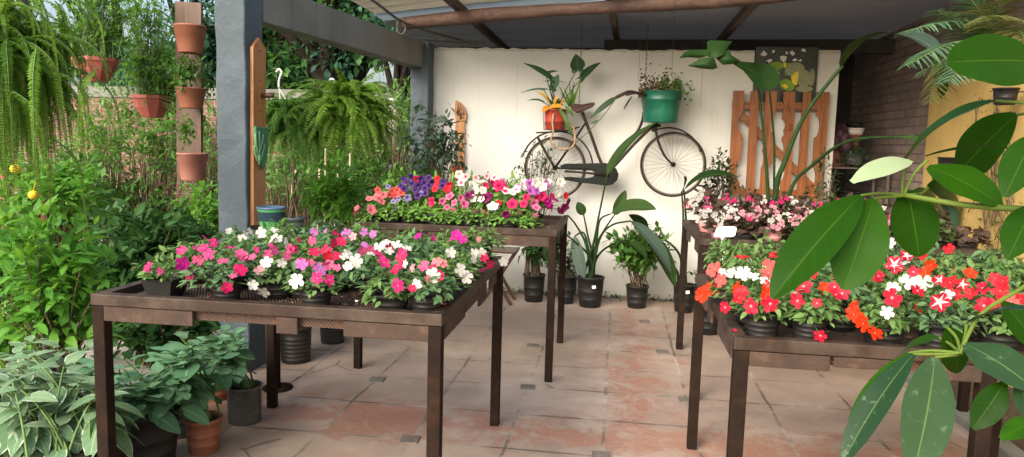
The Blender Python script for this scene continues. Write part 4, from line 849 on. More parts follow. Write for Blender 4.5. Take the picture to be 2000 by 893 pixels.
rc = B(243, 415, .30); r1 = Br(62, .3); z0 = B(243, 470, .3)[2]; rh = Br(112, .3)
rp = thing('potted_plant', 'red pot with bromeliad and arrow leaved plants on the bicycle carrier', 'potted plant', (rc[0], rc[1], z0))
obj('pot', MB().lathe(pot_prof(r1 * .86, r1, rh, 1), 24, c=(rc[0], rc[1], z0)), M['red_pot'], rp)
obj('soil', MB().lathe([(.001, rh * .95), (r1 * .95, rh * .9)], 14, c=(rc[0], rc[1], z0)), M['soil'], rp)
wb = thing('wire_basket', 'dark wire basket round the red pot on the bicycle carrier', 'basket', (rc[0], rc[1], z0 - .01))
wbm = MB()
for f in (.0, .3, .95): wbm.tube([A((rc[0] + (r1 * (.95 + .13 * f)) * 1.06 * math.cos(t), rc[1] + r1 * (.95 + .13 * f) * 1.06 * math.sin(t), z0 - .004 + rh * f)) for t in np.linspace(0, 6.1, 24)], .0028, 5, closed=True)
for t in np.linspace(0, 6.28, 15)[:-1]: wbm.tube([A((rc[0] + r1 * k_ * math.cos(t), rc[1] + r1 * k_ * math.sin(t), z0 - .004 + rh * f)) for k_, f in ((1.01, 0), (1.14, .95))], .002, 4)
obj('wire_cage', wbm, M['wire'], wb)
LM['arrow'] = leafmat('arrow_leaf', (.020, .055, .026), (.038, .085, .045), (.075, .14, .085), (.10, .17, .10), .06, .4, .2)
LM['yel'] = leafmat('yellowing_leaf', (.42, .15, .015), (.55, .26, .03), (.60, .36, .05), (.6, .4, .1), .06, .5, .3)
LM['spike'] = leafmat('spiky_leaf', (.035, .09, .015), (.07, .15, .03), (.15, .25, .06), None, .1, .4, .25)
def arrow_leaf(mb, base, tip, w_, nh): 
    base, tip = A(base), A(tip); d = tip - base; x = nrm(np.cross(d, A(nh)))
    blade(mb, base - d * .12, tip, w_, nh, .06, .2, 10, 2, .62, .8, .01)
    for s in (-1, 1): blade(mb, base + d * .12, base - d * .22 + x * s * w_ * .38, w_ * .42, nh, .05, .1, 5, 1, .8, .8)
ro = A((rc[0], rc[1], z0 + rh)); ar = MB(); stp = MB()
for (bx, by), (tx, ty), w_, dy, nh in (((215, 180), (65, 97), 30, -.05, (0, -.7, .7)), ((190, 160), (262, 142), 26, 0, (0, -.5, .9)), ((232, 222), (262, 160), 34, -.03, (.3, -1, .2)), ((368, 128), (358, 46), 58, -.02, (.3, -1, .2)), ((395, 180), (500, 92), 38, .02, (.1, -.6, .8)), ((200, 200), (312, 210), 16, 0, (0, -.3, 1)), ((178, 246), (50, 265), 18, -.06, (0, -.5, 1)), ((165, 310), (86, 307), 20, -.04, (0, -.5, 1)), ((235, 240), (208, 248), 30, -.05, (.2, -1, .3))):
    b_, t_ = B(bx, by, .33 - dy), B(tx, ty, .33 - dy * 2); arrow_leaf(ar, b_, t_, Br(w_ * 1.5), nh); stp.tube(pline([ro + A((rng.normal() * .02, 0, -.01)), ro * .35 + b_ * .65 + A((0, -.02, .0)), b_], 8), .004, 5)
obj('arrow_leaf', ar, LM['arrow'], rp); obj('stalk', stp, M['strstem'], rp)
yl = MB()
for (bx, by), (tx, ty), w_ in (((200, 350), (290, 345), 40), ((215, 340), (172, 372), 40), ((240, 335), (262, 280), 30), ((215, 325), (135, 255), 22), ((270, 345), (300, 300), 22)): blade(yl, B(bx, by, .36), B(tx, ty, .42), Br(w_), (0, -.7, .7), .12, .2, 8, 2)
obj('yellow_leaf', yl, LM['yel'], rp)
sk = MB()
for i in range(16):
    a = rng.random() * 6.28; b_ = ro + A((.03 * math.cos(a), .03 * math.sin(a), -.01)); blade(sk, b_, b_ + A((.10 * math.cos(a), .10 * math.sin(a), rng.uniform(.03, .12))), .035, (0, 0, 1), .15, .2, 7, 1, .8, .7)
for i in range(12):
    b_ = B(330 + rng.normal() * 6, 340, .3); blade(sk, b_, B(330 + rng.normal() * 32, rng.uniform(170, 290), .3 + rng.normal() * .05), .020, (0, -1, .2), .06, .2, 7, 1, .5, .6)
for (bx, by), (tx, ty) in (((262, 352), (330, 470)), ((268, 352), (345, 520)), ((300, 340), (348, 400))): blade(sk, B(bx, by, .42), B(tx, ty, .43), .04, (0, -1, .4), .18, .2, 9, 1, .8, .7)
obj('strap_leaf', sk, LM['spike'], rp)
rt_ = MB().tube(pline([B(235, 380, .42), B(228, 430, .43), B(232, 480, .43), B(220, 530, .43), B(245, 570, .43), B(300, 580, .43), B(340, 565, .43), B(355, 520, .43), B(345, 460, .42), B(320, 430, .41)], 40), .010 + .002 * np.sin(np.arange(40) * 1.3), 8)
obj('hanging_root', rt_, surf('pale_root', [(.3, (.22, .13, .08)), (.7, (.40, .27, .18))], 30, .8, .3), rp)
# loose leaf hooked at the grip
lf = thing('hanging_leaf', 'long narrow grey green leaf leaning against the bicycle handlebar', 'leaf', tuple(B(540, 360, .27)))
mb = MB(); blade(mb, B(588, 288, .27), B(440, 408, .27), Br(34), (0, -1, .4), .07, .2, 12, 2, .7, .7); blade(mb, B(486, 418, .27), B(442, 440, .27), Br(20), (0, -1, .4), .05, .2, 6, 1); obj('blade', mb, LM['arrow'], lf); obj('stalk', MB().tube(pline([B(590, 286, .27), B(535, 365, .26), B(490, 420, .27), B(430, 480, .27), B(355, 548, .27)], 14), .004, 6), M['greenstem'], lf)

# ------------------------------------------------------------------ wooden garden gate leaning on the wall
def Q(x, y, d=.10): return P(1200 + x / 1.984, y / 1.984, YW - d)
gt = thing('wooden_gate', 'varnished wooden garden gate with shaped pickets on the white wall', 'gate', tuple(Q(610, 790)))
def picket(x0t, x1t, x0b, x1b, yt, yb, cuts, mat='wood_gate'):
    """cuts: side -1/1, y centre, half height, depth (crop pixels)"""
    n = 60; L = []; Rr = []
    for i in range(n + 1):
        f = i / n; y = yt + (yb - yt) * f; a = x0t + (x0b - x0t) * f; b_ = x1t + (x1b - x1t) * f
        for sd_, yc, hh, dp in cuts:
            k_ = max(0, 1 - ((y - yc) / hh) ** 2) ** .5 * dp
            if sd_ < 0: a += k_
            else: b_ -= k_
        L.append(Q(a, y)); Rr.append(Q(b_, y))
    y0 = YW - .10; m = MB(); V = []
    for l, r in zip(L, Rr):
        V += [(l[0], y0 - .012, l[2]), (r[0], y0 - .012, r[2]), (r[0], y0 + .012, r[2]), (l[0], y0 + .012, l[2])]
    qd = [(i * 4 + k_, i * 4 + (k_ + 1) % 4, i * 4 + 4 + (k_ + 1) % 4, i * 4 + 4 + k_) for i in range(n) for k_ in range(4)]
    m.add(V, [(3, 2, 1, 0), (n * 4, n * 4 + 1, n * 4 + 2, n * 4 + 3)] + qd)
    return obj('picket', m, M[mat], gt, False)
picket(461, 503, 438, 482, 352, 765, [(1, 480, 38, 16), (1, 440, 6, 5), (1, 660, 46, 14), (1, 540, 8, -4)])
picket(528, 560, 507, 539, 354, 775, [])
picket(586, 630, 560, 600, 354, 780, [(1, 480, 40, 16), (-1, 570, 5, 5), (1, 680, 46, 16), (-1, 620, 30, 6)])
picket(655, 700, 640, 680, 356, 782, [(-1, 410, 10, 6), (-1, 455, 24, -2), (-1, 485, 22, 12), (-1, 520, 10, 9), (-1, 590, 40, 10), (-1, 660, 40, 14)])
picket(731, 762, 702, 736, 358, 785, [])
picket(785, 834, 758, 804, 357, 785, [(-1, 490, 45, 18), (-1, 430, 6, 6), (-1, 690, 44, 14)])
def bar(a, b_, hw, d):
    p, q = Q(*a, d), Q(*b_, d); ax = (q - p) / 2; return MB().obox((p + q) / 2, ax, (0, .011, 0), nrm(np.cross(ax, (0, 1, 0))) * hw)
obj('rail', bar((456, 408), (782, 414), .034, .076), M['wood_gate_h'], gt, False)
obj('rail', bar((445, 742), (765, 750), .030, .076), M['wood_gate_h'], gt, False)
obj('brace', bar((492, 445), (768, 728), .034, .0755), M['wood_gate_h'], gt, False)
cv = MB()                                                # carved relief on the fourth picket
for y in (482, 490, 498, 506): cv.tube([Q(660, y, .113), Q(690, y, .113)], .005, 6)
for k_ in range(3): cv.tube(pline([Q(668 - 4 * k_, 400 + 10 * k_, .113), Q(685, 430 + 8 * k_, .114), Q(664, 468, .113)], 10), .005, 6)
obj('carving', cv, M['wood_gate'], gt)

# printed picture of mango fruit standing in the notch
pc = thing('picture_board', 'dark printed picture of green mango fruit above the gate', 'picture', tuple(P(1535, 205, YW - .03)))
py = YW - .03
def PW(x, y, d=0): return P(1200 + x / 1.984, y / 1.984, py - d)
a, b_ = PW(550, 182), PW(777, 408); obj('print', MB().box(a[0], b_[0], py, py + .02, b_[2], a[2]), surf('picture_dark', [(.3, (.010, .014, .010)), (.6, (.03, .04, .03)), (.8, (.07, .085, .07))], 6, .3, 0, spec=.5), pc, False)
def flat(pts, d, mat, nm='print_shape'):
    q = [PW(x, y, d) for x, y in pts]; n = len(q); m = MB(); m.add([tuple(p) for p in q] + [tuple(p + A((0, .0015, 0))) for p in q], [tuple(range(n)), tuple(range(n, 2 * n))[::-1]] + [(i, n + i, n + (i + 1) % n, (i + 1) % n) for i in range(n)]); obj(nm, m, mat, pc, False)
def ell(cx, cy, rx, ry, rot=0, n=22): return [(cx + rx * math.cos(t) * math.cos(rot) - ry * math.sin(t) * math.sin(rot), cy + rx * math.cos(t) * math.sin(rot) + ry * math.sin(t) * math.cos(rot)) for t in np.arange(n) * 6.283 / n]
mg = surf('print_mango', [(.3, (.16, .19, .10)), (.7, (.28, .31, .17))], 7, .4, 0); wh = surf('print_sky', [(.3, (.55, .58, .58)), (.7, (.7, .72, .72))], 4, .4, 0); gl = surf('print_leaf', [(.3, (.09, .20, .02)), (.7, (.20, .36, .03))], 8, .4, 0); ye = surf('print_yellow', [(.3, (.62, .48, .02)), (.7, (.75, .62, .06))], 8, .4, 0)
for cx, cy, s in ((578, 208, 12), (600, 236, 9), (655, 225, 14), (690, 208, 10), (632, 285, 8), (640, 262, 7), (720, 235, 7), (615, 200, 6), (735, 195, 9), (700, 232, 7), (668, 205, 6)):
    flat([(cx + s * rng.uniform(.5, 1.5) * math.cos(t), cy + s * rng.uniform(.4, 1.2) * math.sin(t)) for t in np.arange(8) * .785], .002, wh)
flat(ell(672, 268, 10, 26, .3), .0025, gl); flat(ell(625, 258, 30, 18, -.2), .003, gl); flat(ell(700, 270, 38, 28, -.1), .005, mg); flat(ell(735, 305, 28, 34, .2), .0075, mg); flat(ell(765, 300, 11, 34, .1), .004, mg); flat(ell(735, 345, 34, 12), .0045, mg); flat(ell(670, 330, 30, 22, .4), .006, gl)
flat([(684, 300), (700, 282), (714, 276), (712, 300), (708, 325), (704, 332), (690, 322)], .010, ye); flat([(655, 240), (668, 245), (664, 262), (656, 262)], .0065, ye); flat([(648, 330), (662, 326), (676, 336), (664, 346)], .0095, ye)

# carved plank with a face and a red foot on the white wall
tp = thing('carved_plank', 'narrow carved wooden face plank with a red foot on the white wall', 'wall ornament', tuple(P(898, 345, YW - .04)))
def Wp(x, y, d=.04): return P(800 + x / 1.984, y / 1.984, YW - d)
def wprism(pts, d, th, nm, mat, par, sm=False):
    q = [Wp(x, y, d) for x, y in pts]; return obj(nm, MB().prism([(p[0], p[2]) for p in q], (0, q[0][1], 0), (1, 0, 0), (0, 0, 1), (0, th, 0)), mat, par, sm)
wprism([(178, 460), (214, 460), (212, 640), (176, 640)], .035, .02, 'plank', M['wood_board'], tp)
wprism([(163, 640), (209, 640), (207, 695), (160, 695)], .036, .022, 'red_foot', M['red_pot'], tp)
wprism([(178, 388), (200, 400), (214, 420), (221, 445), (216, 468), (180, 472), (174, 440)], .045, .03, 'carved_face', M['wood_board'], tp)
st = MB()
for i in range(7): st.tube([Wp(182, 440, .048), Wp(182 + 34 * math.cos(-1.3 + i * .28), 440 + 42 * math.sin(-1.3 + i * .28), .048)], .003, 5)
st.blob(Wp(190, 444, .05), .016, rs=(1.2, .5, .7)).blob(Wp(207, 442, .05), .014, rs=(1.2, .5, .7)).tube([Wp(198, 440, .052), Wp(197, 462, .052)], .007, 6); obj('carved_lines', st, M['wood_dark'], tp)

# pointed board with a peg and a green carved plaque on the front column
pb = thing('pointed_board', 'tall pointed wooden board with a peg on the grey column', 'board', (-2.29, 4.5, .9))
def Cp(u, v, y=4.5): return P(u, v, y)
X0 = -2.295; q = [(4.44, .9), (4.60, .9), (4.60, 2.02), (4.52, 2.14), (4.44, 2.02)]
yA = lambda u: X0 * F / 1.0
def side_pt(u, v, x):                                     # point of the plane x seen at a photo position
    d = ray(u, v); return EYE + d * (x / d[0])
q = [side_pt(u, v, X0) for u, v in ((489, 440), (513, 440), (513, 95), (500, 74), (488, 92))]
obj('plank', MB().prism([(p[1], p[2]) for p in q], (X0, 0, 0), (0, 1, 0), (0, 0, 1), (.022, 0, 0)), M['wood_board'], pb, False)
p = side_pt(505, 187, X0); obj('peg', MB().tube([p + A((.02, 0, 0)), p + A((.10, 0, .004))], .016, 8), M['wood_dark'], pb)
for v in (100, 158, 216, 330): p = side_pt(500, v, X0); obj('screw', MB().blob(p + A((.023, 0, 0)), .006), M['wire'], pb)
pq = thing('carved_plaque', 'green shield shaped carved plaque fixed to the pointed board', 'plaque', tuple(side_pt(506, 290, X0 + .03)))
q = [side_pt(u, v, X0 + .025) for u, v in ((494, 247), (519, 249), (519, 285), (516, 312), (510, 331), (503, 318), (496, 285))]
gm = surf('green_carving', [(.3, (.03, .13, .07)), (.55, (.06, .20, .11)), (.8, (.13, .28, .16))], 12, .6, .3)
bevel(obj('plaque', MB().prism([(p[1], p[2]) for p in q], (X0 + .024, 0, 0), (0, 1, 0), (0, 0, 1), (.022, 0, 0)), gm, pq, False), .004)
m = MB()
for pts in (((506, 322), (507, 290), (506, 256)), ((505, 300), (500, 280), (499, 262)), ((507, 296), (512, 278), (514, 262)), ((504, 315), (499, 300), (497, 284)), ((508, 312), (514, 296), (516, 282))): m.tube(pline([side_pt(u, v, X0 + .049) for u, v in pts], 8), .006, 6)
obj('leaf_relief', m, surf('green_relief', [(.3, (.11, .27, .13)), (.7, (.20, .36, .2))], 12, .6, .2), pq)
p = side_pt(521, 270, X0); obj('backing', MB().box(X0 - .012, X0 - .002, p[1] - .05, p[1] + .012, p[2] - .12, p[2] + .09), M['stake'], pq, False)

# dark room: steel shelf with pots
sx0, sx1 = XR - .62, XR - .04; sh = thing('shelf_unit', 'metal shelf with pots in the dark doorway', 'shelf', ((sx0 + sx1) / 2, 8.0, 0))
def Sv(v): return P(1660, v, 7.9)[2]
for v in (327, 410): obj('shelf_board', MB().box(sx0, sx1, 7.75, 8.2, Sv(v) - .012, Sv(v)), M['spoke'], sh, False)
for x in (sx0 + .015, sx1 - .015):
    for y in (7.77, 8.18): obj('post', MB().box(x - .014, x + .014, y - .014, y + .014, 0, Sv(327) - .014), M['spoke'], sh, False)
def spot(label, u, v, r, h, mat, cat='pot', y=7.92, nm='plant_pot', prof=None):
    p = P(u, v, y); t = thing(nm, label, cat, tuple(p)); obj('body', MB().lathe(pot_prof(r * .85, r, h, 1), 20, c=tuple(p)), mat, t); return t, p
t, p = spot('grey pot of grassy sprouts on the metal shelf', 1665, 322, .085, .11, M['bag'], 'potted plant'); m = MB(); fo = p + A((0, 0, .1))
foliage(m, fo + rng.normal(size=(30, 3)) * A((.05, .05, .04)), A([(0, 0, 1.)] * 30), 6, .05, T_gen); obj('foliage', m, LM['imp2'], t)
p = P(1645, 320, 7.95); t = thing('storage_box', 'red box standing behind the grey pot on the shelf', 'box', tuple(p)); o = obj('carton', MB().box(p[0] - .12, p[0] + .16, 7.98, 8.15, Sv(327) + .001, Sv(265)), M['terra_red'], t, False); bevel(o, .01)
obj('flap', MB().box(p[0] - .13, p[0] + .17, 7.97, 8.16, Sv(265) + .001, Sv(262)), M['terra'], t, False)
spot('white pot stacked on the red box in the doorway', 1669, 263, .088, .065, M['white_pl'], y=8.06); spot('black pot nested on top of the white pot in the doorway', 1669, 249, .082, .055, M['black_pot'], y=8.06)
p = P(1645, 285, 7.9); bg_ = thing('plastic_bag', 'dark purple crumpled bag beside the white pot in the doorway', 'bag', tuple(p)); m = MB()
for i in range(7): m.blob(p + rng.normal(size=3) * A((.03, .03, .09)) + A((-.02, 0, .1)), rng.uniform(.05, .08), seg=9, rs=(1, .8, 1.3))
obj('sack', m, surf('purple_film', [(.3, (.05, .02, .035)), (.7, (.12, .05, .075))], 12, .35, .8, 20, spec=.5, dist=.02), bg_)
for i, (u, v) in enumerate(((1652, 402), (1676, 404))): spot(['empty black pot at the left on the lower shelf', 'empty black pot at the right on the lower shelf'][i], u, v, .09, .15, M['black_pot'])
# ------------------------------------------------------------------ larger plants
LM['lime'] = leafmat('lime_leaf', (.040, .150, .020), (.085, .25, .034), (.18, .38, .065), (.2, .33, .09), .07, .4, .42)
LM['mid'] = leafmat('garden_leaf', (.030, .095, .018), (.058, .155, .028), (.12, .235, .05), (.14, .24, .07), .07, .4, .3)
LM['deep'] = leafmat('deep_green_leaf', (.018, .060, .020), (.034, .098, .028), (.07, .155, .045), (.09, .16, .06), .07, .35, .25)
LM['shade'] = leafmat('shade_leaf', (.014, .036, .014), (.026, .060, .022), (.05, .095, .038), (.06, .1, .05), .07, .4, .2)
LM['pale'] = leafmat('pale_leaf', (.07, .17, .055), (.13, .26, .08), (.22, .36, .12), None, .07, .45, .42)
LM['tree'] = leafmat('tree_leaf', (.022, .075, .026), (.050, .14, .045), (.11, .24, .07), None, .07, .5, .35)
LM['tree2'] = leafmat('tree_leaf_bluish', (.018, .060, .040), (.035, .105, .065), (.07, .17, .10), None, .07, .5, .35)
LM['fern'] = leafmat('fern_leaf', (.055, .145, .014), (.105, .225, .022), (.19, .33, .04), None, .07, .5, .4)
LM['fern2'] = leafmat('fern_leaf_green', (.040, .125, .022), (.080, .20, .034), (.15, .30, .055), None, .07, .5, .4)
LM['hyd'] = leafmat('quilted_leaf', (.042, .120, .062), (.075, .185, .098), (.145, .285, .160), (.20, .33, .21), .06, .45, .22, veins=26)
LM['var'] = leafmat('cream_edged_leaf', (.075, .16, .075), (.12, .225, .115), (.19, .30, .17), (.30, .40, .25), .06, .42, .22, edge=((.50, .58, .44), .86), veins=18)
LM['strel'] = leafmat('strelitzia_leaf', (.010, .030, .007), (.018, .044, .010), (.034, .068, .018), (.06, .10, .035), .05, .55, .12, veins=70, spec=.1)
LM['strel2'] = leafmat('strelitzia_leaf_grey', (.03, .058, .045), (.05, .085, .068), (.085, .13, .105), (.12, .16, .13), .05, .5, .15, veins=70, spec=.2)
LM['palm'] = leafmat('palm_leaf', (.035, .085, .045), (.065, .14, .075), (.11, .20, .11), None, .07, .4, .25)
LM['palmdry'] = leafmat('palm_leaf_olive', (.06, .07, .018), (.10, .115, .028), (.16, .17, .05), None, .07, .5, .25)
T_ov = leaf_tpl(.48, 3, .18, .3, .75, .85); T_lance = leaf_tpl(.30, 3, .2, .35, .7, .9); T_wide = leaf_tpl(.74, 6, .12, .10, .74, .75); T_two = leaf_tpl(.55, 2, .15, .25, .8, .85); T_long = leaf_tpl(.50, 7, .16, .28, .75, .8)
def floorpot(root, p, r, h, mat, lip=.02, k=.82, seg=26, rings=2):
    obj('pot', MB().lathe(pot_prof(r * k, r, h, rings, .008, lip), seg, c=tuple(p)), mat, root)
    obj('soil', MB().lathe([(.001, h * .93), (r * .93, h * .90)], 16, c=tuple(p)), M['soil'], root)
def shrub(name, label, base, center, radii, nt_, m, L, tpl, mat, k=24, r0=.012, pot=None, cat='shrub', group=None, spread=.09, up=.5, shell=.4, jit=.04, hang=0, stemmat='branch'):
    base = np.asarray(base, float); root = thing(name, label, cat, tuple(base), group); b = base.copy()
    if pot: floorpot(root, base, *pot); b = base + A((0, 0, pot[1] * .9)); jit = min(jit, pot[0] * .4)
    t, o = twigs(center, radii, nt_, shell); ok = t[:, 2] > (.03 if base[2] < .5 else base[2] - 2); t, o = t[ok], o[ok]
    obj('stem', stems(MB(), b, t, r0, .002, jit, k), M[stemmat], root)
    obj('foliage', foliage(MB(), t, o, m, L, tpl, up, spread, .3, hang), mat, root); return root

# ---- along the white wall
def strel(label, base, pot, leaves, extra=(), mat='strel'):
    base = np.asarray(base, float); root = thing('strelitzia', label, 'potted plant', tuple(base)); floorpot(root, base, *pot); b = base + A((0, 0, pot[1] * .85))
    for path, tip, w_, nh, bend, *o in leaves:
        pts = [b + rng.normal(size=3) * A((.03, .03, 0))] + [P(u, v, y) for u, v, y in path]
        sm = MB().tube(pline(pts, 22), np.linspace(.014, .0065, 22), 8); obj('petiole', sm, M['strstem'], root)
        mb = MB(); blade(mb, pts[-1], P(*tip), w_, nh, bend, .25, 18, 3, o[2] if len(o) > 2 else .85, .62, .012, None, o[1] if len(o) > 1 else 0); obj('leaf', mb, LM[o[0] if o and o[0] else mat], root)
    return root
pC = G(1152, 598); pA = G(1042, 588); pB = G(1126, 588); pD = G(1243, 600); pE = G(1335, 608)
r_C = strel('strelitzia with a large leaf crossing the bicycle chain case, in a black pot', pC, (.125, .29, M['black_pot']), [
    ([(1158, 480, 7.0), (1170, 420, 6.98), (1186, 340, 6.95)], (1281, 240, 6.95), .105, (-.4, -.8, .6), .05, 'strel', -.07, .52),
    ([(1165, 470, 6.9), (1172, 430, 6.85), (1192, 418, 6.8)], (1282, 410, 6.6), .24, (0, -.55, 1), .10),
    ([(1170, 470, 6.9), (1195, 440, 6.8), (1232, 432, 6.7)], (1310, 535, 6.6), .16, (.5, -.6, .6), .10, 'strel2'),
    ([(1150, 490, 7.0), (1140, 455, 7.0), (1122, 462, 6.95)], (1142, 545, 6.9), .13, (-.3, -1, .2), .05, 'strel2'),
    ([(1145, 480, 7.0), (1125, 440, 7.05), (1108, 420, 7.05)], (1085, 470, 7.0), .12, (-.3, -.8, .5), .1),
    ([(1150, 500, 6.95), (1120, 470, 6.9), (1100, 455, 6.85)], (1062, 500, 6.75), .13, (-.3, -.7, .6), .14),
    ([(1160, 490, 7.1), (1180, 450, 7.15), (1200, 420, 7.2)], (1222, 372, 7.2), .11, (.2, -1, .2), .05),
    ([(1168, 500, 6.95), (1200, 475, 6.85), (1228, 470, 6.8)], (1262, 505, 6.7), .12, (.3, -.6, .7), .12),
    ([(1156, 500, 7.05), (1148, 460, 7.1), (1140, 420, 7.15)], (1128, 395, 7.15), .10, (0, -1, .3), .05)])
def sticker(root, u, v, y, w_=.035): c = P(u, v, y); obj('sticker', MB().obox(c, (w_ / 2, 0, .003), (0, .002, 0), (-.003, 0, w_ * .42)), M['white_pl'], root, False)
sticker(r_C, 1160, 561, pC[1] - .128)
r_E = strel('strelitzia with tall green stalks in a black pot beside the far right table', pE, (.105, .26, M['black_pot']), [
    ([(1336, 480, 6.95), (1334, 410, 6.9), (1331, 374, 6.85)], (1336, 345, 6.7), .12, (.8, -.6, .3), .05),
    ([(1340, 470, 7.0), (1338, 400, 6.95), (1336, 372, 6.9)], (1438, 345, 6.75), .17, (.1, -.45, 1), .16),
    ([(1328, 500, 7.0), (1300, 470, 6.95), (1265, 455, 6.9)], (1228, 420, 6.85), .13, (-.2, -.6, .8), .12),
    ([(1322, 530, 7.0), (1290, 490, 6.95), (1262, 455, 6.92)], (1318, 560, 6.7), .17, (.4, -.8, .4), .1)])
sticker(r_E, 1343, 571, pE[1] - .109)
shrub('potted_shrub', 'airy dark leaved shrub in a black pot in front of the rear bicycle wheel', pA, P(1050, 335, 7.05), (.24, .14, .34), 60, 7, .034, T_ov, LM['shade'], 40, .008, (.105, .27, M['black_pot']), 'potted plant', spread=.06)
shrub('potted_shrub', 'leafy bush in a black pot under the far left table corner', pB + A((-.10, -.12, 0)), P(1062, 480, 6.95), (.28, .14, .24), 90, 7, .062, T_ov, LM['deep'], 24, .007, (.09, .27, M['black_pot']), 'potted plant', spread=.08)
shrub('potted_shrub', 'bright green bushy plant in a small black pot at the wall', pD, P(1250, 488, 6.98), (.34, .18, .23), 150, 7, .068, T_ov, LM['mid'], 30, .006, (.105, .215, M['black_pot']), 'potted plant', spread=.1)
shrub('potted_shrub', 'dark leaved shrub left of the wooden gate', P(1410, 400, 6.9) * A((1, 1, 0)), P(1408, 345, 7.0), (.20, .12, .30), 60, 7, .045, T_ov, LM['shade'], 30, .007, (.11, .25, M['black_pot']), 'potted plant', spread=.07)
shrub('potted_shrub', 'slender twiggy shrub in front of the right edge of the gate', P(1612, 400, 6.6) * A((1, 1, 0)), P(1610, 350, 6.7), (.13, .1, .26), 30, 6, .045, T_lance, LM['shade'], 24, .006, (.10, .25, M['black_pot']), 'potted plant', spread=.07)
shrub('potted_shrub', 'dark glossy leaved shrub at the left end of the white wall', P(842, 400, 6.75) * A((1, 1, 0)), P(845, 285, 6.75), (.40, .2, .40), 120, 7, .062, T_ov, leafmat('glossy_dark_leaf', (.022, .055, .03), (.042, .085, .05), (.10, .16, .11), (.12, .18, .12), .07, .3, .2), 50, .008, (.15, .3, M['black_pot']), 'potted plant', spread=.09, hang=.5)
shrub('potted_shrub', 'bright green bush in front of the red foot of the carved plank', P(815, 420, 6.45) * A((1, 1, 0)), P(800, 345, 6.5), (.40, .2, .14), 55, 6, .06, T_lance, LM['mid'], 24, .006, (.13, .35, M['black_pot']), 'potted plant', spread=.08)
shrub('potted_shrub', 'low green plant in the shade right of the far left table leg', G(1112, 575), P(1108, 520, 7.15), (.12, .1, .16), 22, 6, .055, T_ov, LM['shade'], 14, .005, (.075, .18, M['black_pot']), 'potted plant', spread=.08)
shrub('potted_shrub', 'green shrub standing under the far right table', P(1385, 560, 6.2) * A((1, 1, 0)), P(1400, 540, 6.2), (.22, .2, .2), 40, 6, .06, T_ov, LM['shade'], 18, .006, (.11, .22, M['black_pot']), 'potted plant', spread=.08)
mo = MB(); N = 900; loc = np.stack([rng.uniform(xl + .6, 1.0, N), YW - .01 - np.abs(rng.normal(size=N)) * .05, np.abs(rng.normal(size=N)) * .018], 1)
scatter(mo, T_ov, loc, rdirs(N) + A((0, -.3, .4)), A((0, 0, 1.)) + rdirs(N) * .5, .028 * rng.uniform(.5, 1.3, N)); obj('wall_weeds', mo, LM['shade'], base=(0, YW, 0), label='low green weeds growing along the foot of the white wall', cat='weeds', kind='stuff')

# ---- tall strelitzia behind the begonias
bT = P(1522, 420, 6.05) * A((1, 1, 0)); tb = thing('strelitzia', 'tall strelitzia rising behind the begonia table in front of the gate', 'potted plant', tuple(bT)); floorpot(tb, bT, .17, .36, M['black_pot']); o_ = bT + A((0, 0, .32))
def pet(path, r0=.02, r1=.009): obj('petiole', MB().tube(pline([o_ + rng.normal(size=3) * A((.04, .03, 0))] + [P(*q) for q in path], 26), np.linspace(r0, r1, 26), 10), M['strstem'], tb)
def lf_(b_, t_, w_, nh, bend=.05, side=0, mat='strel', fold=.25, b=.62, a=.85): mb = MB(); blade(mb, P(*b_), P(*t_), w_, nh, bend, fold, 18, 3, a, b, .012, None, side); obj('leaf', mb, LM[mat], tb)
pet([(1500, 390, 6.0), (1493, 280, 5.95), (1482, 178, 5.9)], .017); pet([(1513, 390, 6.1), (1512, 280, 6.1), (1503, 178, 6.1)], .012, .007)
pet([(1514, 385, 6.0), (1535, 310, 5.95), (1575, 220, 5.9), (1646, 128, 5.8)], .026, .012); pet([(1540, 385, 6.05), (1590, 320, 5.9), (1660, 275, 5.6), (1765, 268, 5.2)], .018, .008)
tl = MB()
for k_, pts_ in enumerate((((566, 352), (545, 330), (500, 275), (455, 245), (490, 238), (560, 245), (612, 255), (636, 280), (642, 315), (625, 338), (600, 346)), ((392, 225), (425, 205), (442, 190), (455, 215), (492, 238), (458, 248), (420, 252)),
        ((358, 162), (372, 156), (458, 160), (434, 188), (424, 212), (396, 224), (362, 220)), ((250, 226), (270, 205), (290, 194), (362, 192), (368, 214), (330, 226), (290, 222)), ((284, 256), (330, 228), (386, 220), (400, 264), (380, 270), (335, 266)))):
    cx_ = sum(p[0] for p in pts_) / len(pts_); cy_ = sum(p[1] for p in pts_) / len(pts_); L_ = []
    for i_, (a_, b2) in enumerate(pts_):                 # densified outline with a wavy depth
        a3, b3 = pts_[(i_ + 1) % len(pts_)]
        for f_ in (0, .33, .66): L_.append((a_ + (a3 - a_) * f_, b2 + (b3 - b2) * f_))
    dep_ = lambda x, y: 5.45 + .48 * (x - 250) / 390 - .0012 * (y - 200) + .05 * math.sin(x * .035 + k_) + .03 * math.sin(y * .05)
    V_ = [P(1200 + x / 1.984, y / 1.984, dep_(x, y)) for x, y in L_]; W_ = [P(1200 + (cx_ + (x - cx_) * .5) / 1.984, (cy_ + (y - cy_) * .5) / 1.984, dep_(cx_ + (x - cx_) * .5, cy_ + (y - cy_) * .5) - .02) for x, y in L_]; n_ = len(L_)
    tl.add(V_ + W_ + [P(1200 + cx_ / 1.984, cy_ / 1.984, dep_(cx_, cy_) - .03)], [(q, (q + 1) % n_, n_ + (q + 1) % n_, n_ + q) for q in range(n_)] + [(n_ + q, n_ + (q + 1) % n_, 2 * n_) for q in range(n_)], .1 + .06 * k_, .5, .3)
